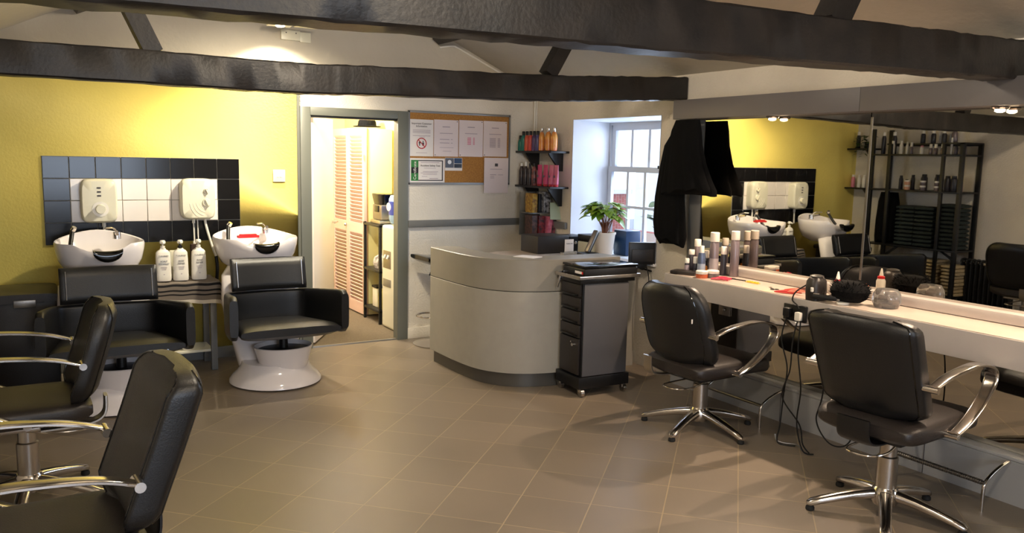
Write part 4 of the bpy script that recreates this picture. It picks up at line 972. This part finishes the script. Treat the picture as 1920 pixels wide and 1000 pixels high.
for s_ in (1, -1): b.tube([(-.02 + cos(a * pi / 6) * .012, s_ * .013 + sin(a * pi / 6) * .011, .004) for a in range(13)], .002, 6)
b.build('finger_rings', 'blackp', t)
cr_ = mat('red_clip', (190, 44, 40), .35); cp_ = mat('salmon_clip', (214, 120, 96), .4); cbm = mat('brown_comb', (110, 60, 44), .4)
rnd = random.Random(5)
for k, (x, y, a, L_, m_, lb) in enumerate([(3.66, 3.17, -64, .11, cr_, 'red sectioning clip at the front of the pile of clips'), (3.70, 3.15, -80, .12, cr_, 'red sectioning clip in the middle of the pile'), (3.74, 3.16, -55, .12, cp_, 'salmon sectioning clip at the back of the pile'), (3.69, 3.10, -40, .11, cp_, 'salmon clip lying across the red clips'), (3.77, 3.11, -70, .13, cbm, 'brown clip nearest the upstand in the pile')]):
    b = B(); b.tube(curve([(-L_ / 2, 0, .006), (0, .004, .013), (L_ / 2, 0, .006)], 6), [.003 + .0055 * sin(pi * i / 12) for i in range(13)], 8, ry=.7); b.tube(curve([(-L_ / 2, .0, .004), (0, -.008, .006), (L_ / 2, 0, .004)], 6), [.002 + .0035 * sin(pi * i / 12) for i in range(13)], 8, ry=.7)
    o = b.build('sectioning_clip', m_); tag(o, lb, 'hair clip', loc=(x, y, ZC + .004 * k), rz=rad(a))
# tool holder, dryer, brushes
t = thing('tool_holder', 'black upright tool holder with corded clippers on the counter', 'tool holder', (3.66, 2.955, ZC))
holder = t
rings = [sring((0, 0, z), (a_, 0, 0), (0, a_ * .8, 0), 3, 24) for z, a_ in ((0, .052), (.05, .056), (.10, .052), (.118, .040), (.125, .03))]
B().loft(rings).build('holder_body', 'blackv', t); B().lathe([(.034, .12), (.036, .128), (.022, .134), (.002, .135)], seg=20).build('grey_top', 'plinth', t)
B().tube([(-.056, -.02, .05), (-.06, -.022, .07)], .008, 8).build('white_button', 'white_pl', t)
t = thing('hair_clipper', 'black clipper with silver blade hanging over the counter edge', 'clipper', (3.635, 2.875, ZC + .012), rad(-65))
B().box((0, 0, .012), (.13, .03, .028), .010).build('clipper_body', 'blackp', t); B().box((-.045, 0, .028), (.03, .02, .006), .002).build('switch', 'chrome', t); B().box((.07, 0, .008), (.015, .032, .012), .002).build('blade', 'steel', t)
t = thing('wig_brush_bag', 'black bristly bag of brushes and rollers on the counter', 'bag', (3.72, 2.79, ZC))
rings = [sring((0, 0, z), (a_, 0, 0), (0, b_, 0), 2.4, 30) for z, a_, b_ in ((.012, .045, .06), (.03, .075, .085), (.07, .085, .10), (.10, .07, .085), (.118, .04, .05))]
B().loft(rings).build('bag_body', 'cloth', t)
b = B(); rnd = random.Random(8)
for k in range(420):
    a = rnd.uniform(0, 2 * pi); z = rnd.uniform(.03, .118); rr = (1 - ((z - .065) / .075) ** 2) ** .5 * .95
    p = V(cos(a) * .082 * rr, sin(a) * .098 * rr, z); d = V(cos(a), sin(a), rnd.uniform(-.2, 1.2)).normalized(); q = p + d * rnd.uniform(.01, .028); b.cyl(p - d * .006, q, .0022, .0006, 4)
b.build('bristles', 'cloth', t)
B().lathe([(.030, 0), (.032, .002), (.032, .011), (.028, .012)], (-.05, -.0, 0), 20).build('white_foot', 'white_pl', t)
rings = [sring((0, 0, z), (a_, 0, 0), (0, b_, 0), 2.4, 30) for z, a_, b_ in ((.0, .05, .055), (.03, .062, .07), (.07, .058, .066), (.095, .045, .05))]
t = thing('clear_bag', 'clear bag of brown rollers beside the black brush bag', 'bag', (3.80, 2.63, ZC)); B().loft(rings).build('bag_film', 'clear', t)
rnd = random.Random(3); rm = mat('brown_roller', (92, 70, 60), .5)
for k in range(8):
    a = k * 2.4; o = B().lathe([(.007, -.022), (.011, -.022), (.011, .022), (.007, .022)], seg=12).build('hair_roller', rm); tag(o, 'brown hair roller inside the clear bag', 'roller', 'brown rollers in the clear bag', loc=(3.80 + .026 * cos(a), 2.63 + .032 * sin(a), ZC + .015 + .019 * (k // 2)), rz=a); o.rotation_euler = (pi / 2, 0, a)
for x, y, lb in ((3.80, 2.93, 'red and white nozzle bottle behind the black tool holder'),):
    t = thing('nozzle_bottle', lb, 'bottle', (x, y, ZC)); B().lathe([(.024, 0), (.025, .004), (.025, .075), (.018, .09)], seg=20).build('body', 'white_pl', t); B().lathe([(.020, .088), (.020, .10), (.012, .105)], seg=18).build('collar', 'red', t); B().lathe([(.012, .104), (.004, .145), (.002, .147)], seg=14).build('nozzle', 'white_pl', t)
# front socket with plugs and cords
t = thing('power_socket', 'black double socket on the front of the counter with plugs', 'socket', (3.594, 3.02, .752))
B().box((-.009, 0, 0), (.018, .15, .09), .006).build('socket_box', 'blackp', t)
B().box((-.03, -.04, -.012), (.028, .036, .048), .008).build('white_plug', 'white_pl', t); B().box((-.03, .035, -.0), (.03, .045, .05), .008).build('black_plug', 'blackp', t)
def cord(par, pts, m='rubber', r_=.0038):
    o = B().tube([p - par.location for p in curve(pts, 10)], r_, 8).build('power_cord', m, par); return o
sk = t
cord(sk, [(3.565, 3.06, .72), (3.56, 3.08, .60), (3.56, 3.03, .45), (3.57, 3.05, .30), (3.58, 3.07, .12), (3.57, 3.07, .012), (3.62, 2.99, .006)])
cord(sk, [(3.565, 2.985, .715), (3.555, 3.0, .6), (3.56, 3.01, .44), (3.56, 3.05, .28), (3.58, 2.94, .15), (3.58, 2.91, .05), (3.59, 2.87, .008)])
cord(sk, [(3.56, 2.96, .72), (3.55, 2.955, .55), (3.56, 2.93, .35), (3.57, 2.95, .16), (3.57, 2.90, .02), (3.6, 2.85, .008)])
cord(sk, [(3.60, 2.80, .70), (3.60, 2.82, .35), (3.59, 2.84, .20), (3.60, 2.76, .10), (3.61, 2.66, .12), (3.61, 2.62, .25), (3.6, 2.64, .5), (3.6, 2.7, .70)])
cord(holder, [(3.66, 2.97, ZC + .10), (3.60, 3.03, ZC + .04), (3.585, 3.045, ZC - .01), (3.57, 3.0, ZC - .03), (3.565, 2.98, .78)])
cord(sk, [(3.60, 2.93, .006), (3.64, 3.0, .008), (3.60, 3.06, .008), (3.58, 3.09, .02), (3.58, 3.1, .05)], 'alu')
t = thing('wall_socket', 'steel-plated socket under the counter behind the round-backed chair', 'socket', (XM - .001, 3.93, .59))
B().box((-.005, 0, 0), (.010, .10, .085), .003).build('socket_plate', 'steel', t); B().lathe([(.011, 0), (.009, .018), (.002, .019)], seg=14).build('rotary_knob', 'chrome', t).matrix_local = Matrix.Translation((-.011, -.015, 0)) @ Matrix.Rotation(-pi / 2, 4, 'Y')

# ================================================================ CORRIDOR CONTENTS
t = thing('louvred_cupboard', 'pinkish cupboard with two louvred folding doors in the corridor', 'cupboard', (2.83, 7.50, 0))
B().b2(.02, .27, 0, .95, .02, 1.80, .003).build('carcass', 'corridor', t)
B().b2(.0165, .024, -.006, .0, .02, 1.80, .001).build('edge_trim', mat('brown_wood', (150, 112, 70), .5), t)
def louvre(y0, y1, nm='louvred_door'):
    b = B(); x = 0
    b.b2(x - .016, x + .016, y0, y0 + .045, .02, 1.81, .002); b.b2(x - .016, x + .016, y1 - .045, y1, .02, 1.81, .002)
    for z0, z1 in ((.02, .13), (.80, .90), (1.74, 1.81)): b.b2(x - .016, x + .016, y0 + .045, y1 - .045, z0, z1)
    for (za, zb) in ((.13, .80), (.90, 1.74)):
        n = int((zb - za) / .034)
        for k in range(n):
            zc = za + (zb - za) * (k + .5) / n; b.box((x, (y0 + y1) / 2, zc), (.008, y1 - y0 - .09, .040), rot=Matrix.Rotation(rad(-38), 4, 'Y'))
    return b.build(nm, 'louvre', t)
d1 = louvre(.004, .448); d2 = louvre(.455, .90)
B().lathe([(.008, 0), (.016, .014), (.012, .024), (.001, .026)], seg=14).build('knob', 'brushed', d2).matrix_local = Matrix.Translation((-.017, .49, .86)) @ Matrix.Rotation(-pi / 2, 4, 'Y')
B().b2(-.02, -.016, -.002, .004, 1.5, 1.56).b2(-.02, -.016, -.002, .004, .3, .36).build('hinge', 'brushed', d1)
t = thing('black_hat', 'black domed hat on top of the louvred cupboard', 'hat', (2.93, 7.72, 1.822)); B().lathe([(.13, 0), (.135, .006), (.09, .012), (.085, .05), (.06, .09), (.002, .10)], seg=28).build('crown', 'cloth', t)
t = thing('shelf_rack', 'small black metal rack beside the water cooler', 'rack', (2.81, 7.08, 0))
for x in (0, .26):
    for y in (0, .385): B().box((x, y, .465), (.024, .024, .93), .002).build('post', 'blackm', t)
for z in (.92, .50, .13):
    b = B(); b.b2(-.012, .272, -.012, .40, z - .02, z, .002); b.build('shelf', 'blackm', t)
t = thing('coffee_machine', 'black and silver coffee machine on top of the black rack', 'coffee machine', (2.93, 7.26, .921))
B().box((0, 0, .11), (.16, .22, .14), .012).build('machine_body', 'steel', t); rings = [sring((0, 0, z), (a_, 0, 0), (0, a_ * 1.35, 0), 4, 24) for z, a_ in ((.181, .082), (.24, .095), (.275, .10), (.28, .095))]
B().loft(rings).build('hopper', 'blackg', t); B().box((-.01, 0, .02), (.18, .24, .035), .006).build('drip_tray', 'brushed', t); B().box((-.083, 0, .14), (.01, .10, .06), .003).build('spout_panel', 'blackg', t)
t = thing('water_cooler', 'white bottled water cooler inside the doorway', 'water cooler', (2.95, 6.86, 0))
B().box((0, 0, .47), (.30, .32, .93), .03, seg=4).build('cabinet', 'cream_pl', t); B().box((-.146, .03, .63), (.012, .18, .16), .004).build('tap_recess', 'steel', t)
for y in (-.01, .06): B().cyl((-.15, y, .67), (-.17, y, .64), .012, .009, 12).build('tap', 'white_pl', t)
B().box((-.148, .03, .42), (.012, .18, .07), .004).build('drip_tray', 'alu', t); B().box((0, 0, .012), (.27, .29, .02), .004).build('foot', 'blackp', t)
bt = B().lathe([(.06, .935), (.12, .955), (.135, .99), (.135, 1.17), (.12, 1.20), (.002, 1.215)], seg=30).build('water_bottle', mat('pale_blue_bottle', (150, 186, 220), .15), t)
B().lathe([(.1365, 1.03), (.1365, 1.15)], seg=30, cap=False).build('blue_label', mat('blue_label', (36, 60, 160), .4), bt)
B().lathe([(.05, 0), (.049, .003)], seg=24, sx=.75).build('white_oval', 'paper', bt).matrix_local = Matrix.Translation((-.134, .03, 1.10)) @ Matrix.Rotation(-pi / 2, 4, 'Y')
rings = [sring((0, 0, z), (a_, 0, 0), (0, a_ * 1.1, 0), 2.5, 20) for z, a_ in ((0, .07), (.05, .085), (.10, .07), (.13, .03))]
o = B().loft(rings).build('carrier_bag', mat('white_black_bag', (220, 214, 204), .5, c2=(90, 84, 80), vscale=25)); tag(o, 'crumpled white bag on the middle shelf of the black rack', 'bag', loc=(2.92, 7.30, .501))
b = B(); b.box((0, 0, .09), (.14, .12, .18), .01); b.mi = 1; b.box((0, 0, .19), (.15, .13, .02), .004); o = b.build('tub', ['cream_pl', 'blackp']); tag(o, 'cream tub with black lid on the bottom shelf of the rack', 'tub', loc=(2.92, 7.32, .131))
o = B().lathe([(.035, 0), (.04, .01), (.04, .15), (.02, .17), (.02, .19)], seg=20).build('cleaner_bottle', mat('yellow_bottle', (226, 206, 60), .4)); tag(o, 'yellow cleaner bottle beside the cream tub', 'bottle', loc=(2.87, 7.17, .131))

# ================================================================ LEFT WALL (seen in the mirrors)
t = thing('storage_rack', 'tall black wooden rack against the left wall, seen in the mirror', 'rack', (XL + .01, 4.93, 0))
for x, h_ in ((.02, 1.95), (.33, 1.95)):
    for y in (.02, 1.05): B().box((x, y, h_ / 2 - (.0 if y > 1 else .075)), (.03, .045, h_ - (0 if y > 1 else .15)), .002).build('post', 'blackm', t)
for y in (.22, .83): B().box((.33, y, .99), (.028, .035, 1.6), .002).build('inner_post', 'blackm', t)
for z in (1.68, 1.30, .70, .22): B().b2(.0, .35, 0.0, 1.07, z - .018, z, .002).build('shelf', 'blackm', t)
b = B(); b.b2(.005, .345, .0, .24, 1.785, 1.80); b.b2(.0, .02, .0, 1.07, 1.77, 1.785); b.b2(.0, .09, .25, 1.05, 1.785, 1.80); b.build('top_board', 'blackm', t)
B().poly([(.345, .04, .64), (.345, .04, .60), (.345, .16, .70), (.345, .20, .70)], (-.01, 0, 0)).build('brace', 'blackm', t)
B().poly([(.345, .66, .70), (.345, .62, .70), (.345, .80, .56), (.345, .82, .58)], (-.01, 0, 0)).build('brace', 'blackm', t)
RX = XL + .01
dk = mat('tall_dark_can', (40, 38, 46), .35); wt_ = 'white_pl'
def bott(name, y, x, z, r_, h_, ch, body, capm, label, cat='bottle', group=None):
    return lathe_item(name, [(r_ * .94, 0), (r_, .004), (r_, h_ * .85), (r_ * .7, h_)], [body, capm], (x, y, z + .001), label, cat, cap=[(r_ * .72, h_), (r_ * .75, h_ + .003), (r_ * .7, h_ + ch)], group=group, seg=16)
for i, y in enumerate((5.58, 5.46, 5.34, 5.235)):
    bott('tall_can', y, RX + .045, 1.80, .026, .105, .035, dk, wt_, 'tall dark can with white cap on the rack top, ' + ('nearest the pot plant', 'second from the plant', 'third from the plant', 'fourth from the plant')[i], 'can', 'dark cans on the rack top')
bott('tall_can', 5.13, RX + .20, 1.80, .030, .115, .035, gcan, wt_, 'thick grey can with white cap at the radiator end of the rack top', 'can')
bott('tall_can', 5.80, RX + .22, 1.68, .026, .20, .04, dk, wt_, 'tall dark can with white cap on the upper rack shelf, plant side', 'can')
bott('tall_can', 5.93, RX + .22, 1.68, .024, .20, .04, dk, wt_, 'tall dark can at the very end of the upper rack shelf next the plant', 'can')
ys = [(5.77, .020, .11, .03, wt_, 'white_pl'), (5.67, .020, .11, .03, wt_, 'white_pl'), (5.60, .016, .10, .03, wt_, 'cream_pl'), (5.55, .018, .08, .045, gcan, wt_), (5.43, .020, .075, .015, wt_, 'pinkl'), (5.33, .020, .065, .04, gcan, wt_), (5.275, .022, .065, .04, gcan, wt_), (5.20, .020, .065, .04, gcan, wt_), (5.105, .011, .14, .03, wt_, wt_)]
nm9 = ['first white bottle from the plant end', 'second white bottle from the plant end', 'slim cream bottle', 'grey bottle with tall white cap', 'pink-capped white bottle', 'first of three grey bottles', 'middle of three grey bottles', 'last of three grey bottles', 'thin white dispenser with square head']
for (y, r_, h_, ch, bm_, cm_), lb in zip(ys, nm9):
    bott('styling_bottle', y, RX + .28, 1.68, r_, h_, ch, bm_, cm_, lb + ' on the upper rack shelf', group=None)
for i, y in enumerate((5.06, 5.01, 4.965)): bott('styling_bottle', y, RX + .27, 1.68, .018, .075, .01, gcan, dk, 'small grey bottle under the rack top, ' + ('left of three', 'middle of three', 'right of three')[i])
for i, (y, r_, h_, m_) in enumerate(((5.67, .022, .13, dk), (5.60, .022, .09, dcan), (5.53, .022, .14, dk), (5.40, .034, .15, dcan), (5.25, .03, .15, dk), (5.14, .032, .14, dcan), (5.07, .034, .14, dk), (4.99, .02, .07, mat('cream_red', (180, 150, 140), .5)))):
    bott('colour_bottle', y, RX + .24, 1.30, r_, h_, .02, m_, 'blackp', 'dark bottle on the middle rack shelf, number %s from the plant end' % ['one', 'two', 'three', 'four', 'five', 'six', 'seven', 'eight'][i])
for i, (y, m_) in enumerate(((5.55, mat('peach_jar', (214, 160, 130), .4)), (5.37, gcan), (5.21, gcan))):
    for j in range(2):
        t = thing('stacked_jar', ('lower ' if j == 0 else 'upper ') + ('peach' if i == 0 else 'grey') + ' jar with white lid, ' + ('stack nearest the plant', 'middle stack', 'stack nearest the radiator')[i] + ' on the rack', 'jar', (RX + .305, y, 1.301 + .052 * j)); B().lathe([(.027, 0), (.029, .003), (.029, .034)], seg=20).build('jar_body', m_, t); B().lathe([(.030, .034), (.030, .050), (.028, .051)], seg=20).build('lid', 'white_pl', t)
# towels on the rack
def towel(x, y, z, dx, dy, dz, m_, seed):
    rnd = random.Random(seed); rings = []
    for i in range(11):
        v = .5 - .5 * cos(pi * i / 10); rings.append(sring((x + rnd.uniform(-.004, .004), y - dy / 2 + dy * v, z + dz / 2 + rnd.uniform(-.002, .002)), (dx / 2 * (1 - .06 * abs(2 * v - 1) ** 8), 0, 0), (0, 0, dz * .48 * (1 - .3 * abs(2 * v - 1) ** 8)), 3.6, 20))
    return B().loft(rings)
k = 0
for ci, (yc, dy, n) in enumerate(((5.02, .15, 9), (5.28, .20, 10), (5.475, .175, 10))):
    for j in range(n):
        o = towel(RX + .165, 0, 0, .27, dy, .035, 'towel_b', k).build('folded_towel', 'towel_b'); k += 1
        tag(o, 'folded beige towel on the bottom rack shelf, %s stack, %s from the bottom' % (('radiator-side', 'middle', 'corner-side')[ci], ['first', 'second', 'third', 'fourth', 'fifth', 'sixth', 'seventh', 'eighth', 'ninth', 'tenth'][j]), 'towel', 'beige towels on the rack', loc=(0, yc + .006 * ((j * 7) % 3 - 1), .221 + .036 * j))
for ci, (yc, n) in enumerate(((5.09, 11), (5.34, 10), (5.56, 10))):
    for j in range(n):
        o = towel(RX + .165, 0, 0, .28, .21, .042, 'towel_d', k).build('folded_towel', 'towel_d'); k += 1
        tag(o, 'folded dark green towel on the rack, %s stack, %s from the bottom' % (('radiator-side', 'middle', 'corner-side')[ci], ['first', 'second', 'third', 'fourth', 'fifth', 'sixth', 'seventh', 'eighth', 'ninth', 'tenth', 'eleventh'][j]), 'towel', 'dark towels on the rack', loc=(0, yc, .701 + .043 * j))
gown('hairdressing_gown', 'bundle of black gowns hanging on the rack near the corner, seen in the mirror', (RX + .17, 5.845, 0), [(1.26, 0, 0, .06, .10), (1.15, .0, 0, .10, .115), (.95, .0, .0, .13, .12), (.78, .0, 0, .135, .12), (.72, .0, 0, .125, .115)], 9, 4, .05)
for z, lb in ((1.745, 'upper black shelf on the left wall corner with a trailing plant, seen in the mirror'), (1.295, 'lower black shelf on the left wall corner with pale bottles, seen in the mirror')):
    t = thing('wall_shelf', lb, 'shelf', (XL + .001, 6.06, z)); B().b2(0, .19, 0, .375, -.018, 0, .003).build('shelf_board', 'blackp', t); B().poly([(.002, .15, -.018), (.14, .15, -.018), (.002, .15, -.13)], (0, .02, 0)).build('bracket', 'blackp', t)
t = thing('trailing_plant', 'dark trailing plant on the left wall corner shelf, seen in the mirror', 'plant', (XL + .10, 6.22, 1.746))
B().lathe([(.035, 0), (.045, .07), (.048, .075), (.04, .07)], seg=20).build('pot', 'blackp', t)
rnd = random.Random(4); b = B()
for k in range(60):
    a = rnd.uniform(0, 2 * pi); r_ = rnd.uniform(.02, .13); leaf(b, V(.02 + abs(cos(a) * r_), sin(a) * r_, rnd.uniform(.04, .17) - r_ * .3 if k % 2 else rnd.uniform(-.10, .1)), V(cos(a) + .3, sin(a), rnd.uniform(-.4, .4)), rnd.uniform(.035, .06), .3)
bmesh.ops.solidify(b.bm, geom=b.bm.faces[:], thickness=.001); b.build('foliage', 'leafd', t)
bott('tall_can', 6.37, XL + .08, 1.745, .024, .15, .04, dk, wt_, 'tall dark can with white cap beside the trailing plant', 'can')
for i, (y, bm_) in enumerate(((6.39, 'pinkl'), (6.31, wt_), (6.245, wt_), (6.17, 'alu'))): bott('pale_bottle', y, XL + .10, 1.295, .022, .12, .025, bm_, wt_, ('pink and white bottle nearest the corner', 'first plain white bottle', 'second plain white bottle', 'silver-grey bottle')[i] + ' on the lower left-wall shelf')
# radiator
t = thing('column_radiator', 'black column radiator on the left wall, seen in the mirror', 'radiator', (XL + .09, 4.46, 0))
for k in range(11):
    b = B(); y = .025 + .05 * k
    for x in (-.035, .0, .035): b.tube([(x, y, .10), (x, y, .58)], .012, 8)
    b.tube(curve([(-.04, y, .57), (-.03, y, .60), (.03, y, .60), (.04, y, .57)], 4), .016, 8); b.tube([(-.04, y, .09), (.04, y, .09)], .016, 8); b.build('radiator_column', 'blackm', t)
b = B(); b.b2(-.03, .03, .0, .02, .0, .09); b.b2(-.03, .03, .53, .55, .0, .09); b.build('foot', 'blackm', t)
b = B()
for k in range(11): b.cyl((.052, .025 + .05 * k, .575), (.058, .025 + .05 * k, .575), .006, seg=10)
b.build('bleed_plugs', 'brushed', t)
# ceiling lamp fittings that light the room (outside the frame, above)
for (x, y, z, lb) in ((1.45, 3.35, 2.50, 'pendant spotlight hanging between the two trusses, above the view'), (1.35, .75, 2.45, 'pendant spotlight hanging near the viewer, above the view')):
    t = thing('pendant_lamp', lb, 'lamp', (x, y, z)); B().cyl((0, 0, .15), (0, 0, roofz(x) - z - .01), .006, seg=8).build('cord', 'white_pl', t); B().lathe([(.03, .15), (.10, .12), (.14, .09)], seg=24, cap=False).build('shade', 'white_pl', t)

# ================================================================ STREET OUTSIDE THE WINDOW
B().b2(4.6, 22, -4, 22, -.5, -.4).build('ground_street', 'road', kind='structure')
t = thing('house', 'white rendered house across the street, seen through the window', 'building', (15, 9.5, -.4))
B().b2(0, 5, -7, 9, 0, 6.0).build('house_wall', 'render', t)
for y in (-3.5, -.6, 2.6, 5.5):
    for z in (.9, 3.4): f = B().b2(-.06, 0.02, y, y + 1.1, z, z + 1.4).build('window', 'slate', t); B().b2(-.09, -.06, y + .08, y + 1.02, z + .08, z + 1.32).build('pane', 'render', f)
t = thing('garden_wall', 'red brick garden wall with piers outside the window', 'wall', (9.3, 9.0, -.4))
def brickmat():
    m = bpy.data.materials.new('brickwork'); m.use_nodes = True; nt = m.node_tree; p = nt.nodes['Principled BSDF']; b = nt.nodes.new('ShaderNodeTexBrick'); tc = nt.nodes.new('ShaderNodeTexCoord'); mp = nt.nodes.new('ShaderNodeMapping'); mp.inputs['Rotation'].default_value = (pi / 2, 0, pi / 2)
    nt.links.new(tc.outputs['Object'], mp.inputs[0]); nt.links.new(mp.outputs[0], b.inputs[0]); b.inputs['Scale'].default_value = 4; b.inputs['Color1'].default_value = lin((176, 92, 84)); b.inputs['Color2'].default_value = lin((150, 76, 72)); b.inputs['Mortar'].default_value = lin((190, 170, 160)); b.inputs['Mortar Size'].default_value = .01
    nt.links.new(b.outputs[0], p.inputs['Base Color']); p.inputs['Roughness'].default_value = .9; return m
M['brickw'] = brickmat()
B().b2(0, .22, -2.4, 3.5, 0, .72).build('brick_panel', 'brickw', t)
for y in (-.4, 1.1, 3.0):
    p_ = B().b2(-.08, .3, y, y + .42, 0, 1.35).build('pier', 'brickw', t); B().b2(-.12, .34, y - .04, y + .46, 1.35, 1.43).build('pier_cap', 'render', p_)
t = thing('hedge', 'green hedge strip behind the brick garden wall', 'hedge', (11.2, 9.0, -.4))
b = B(); rnd = random.Random(9)
for k in range(160): leaf(b, V(rnd.uniform(-.4, .4), rnd.uniform(-3, 4), rnd.uniform(.2, 1.15)), V(-1, rnd.uniform(-1, 1), rnd.uniform(-.5, 1)), rnd.uniform(.25, .45), .3)
bmesh.ops.solidify(b.bm, geom=b.bm.faces[:], thickness=.004); b.build('foliage', 'leafd', t)
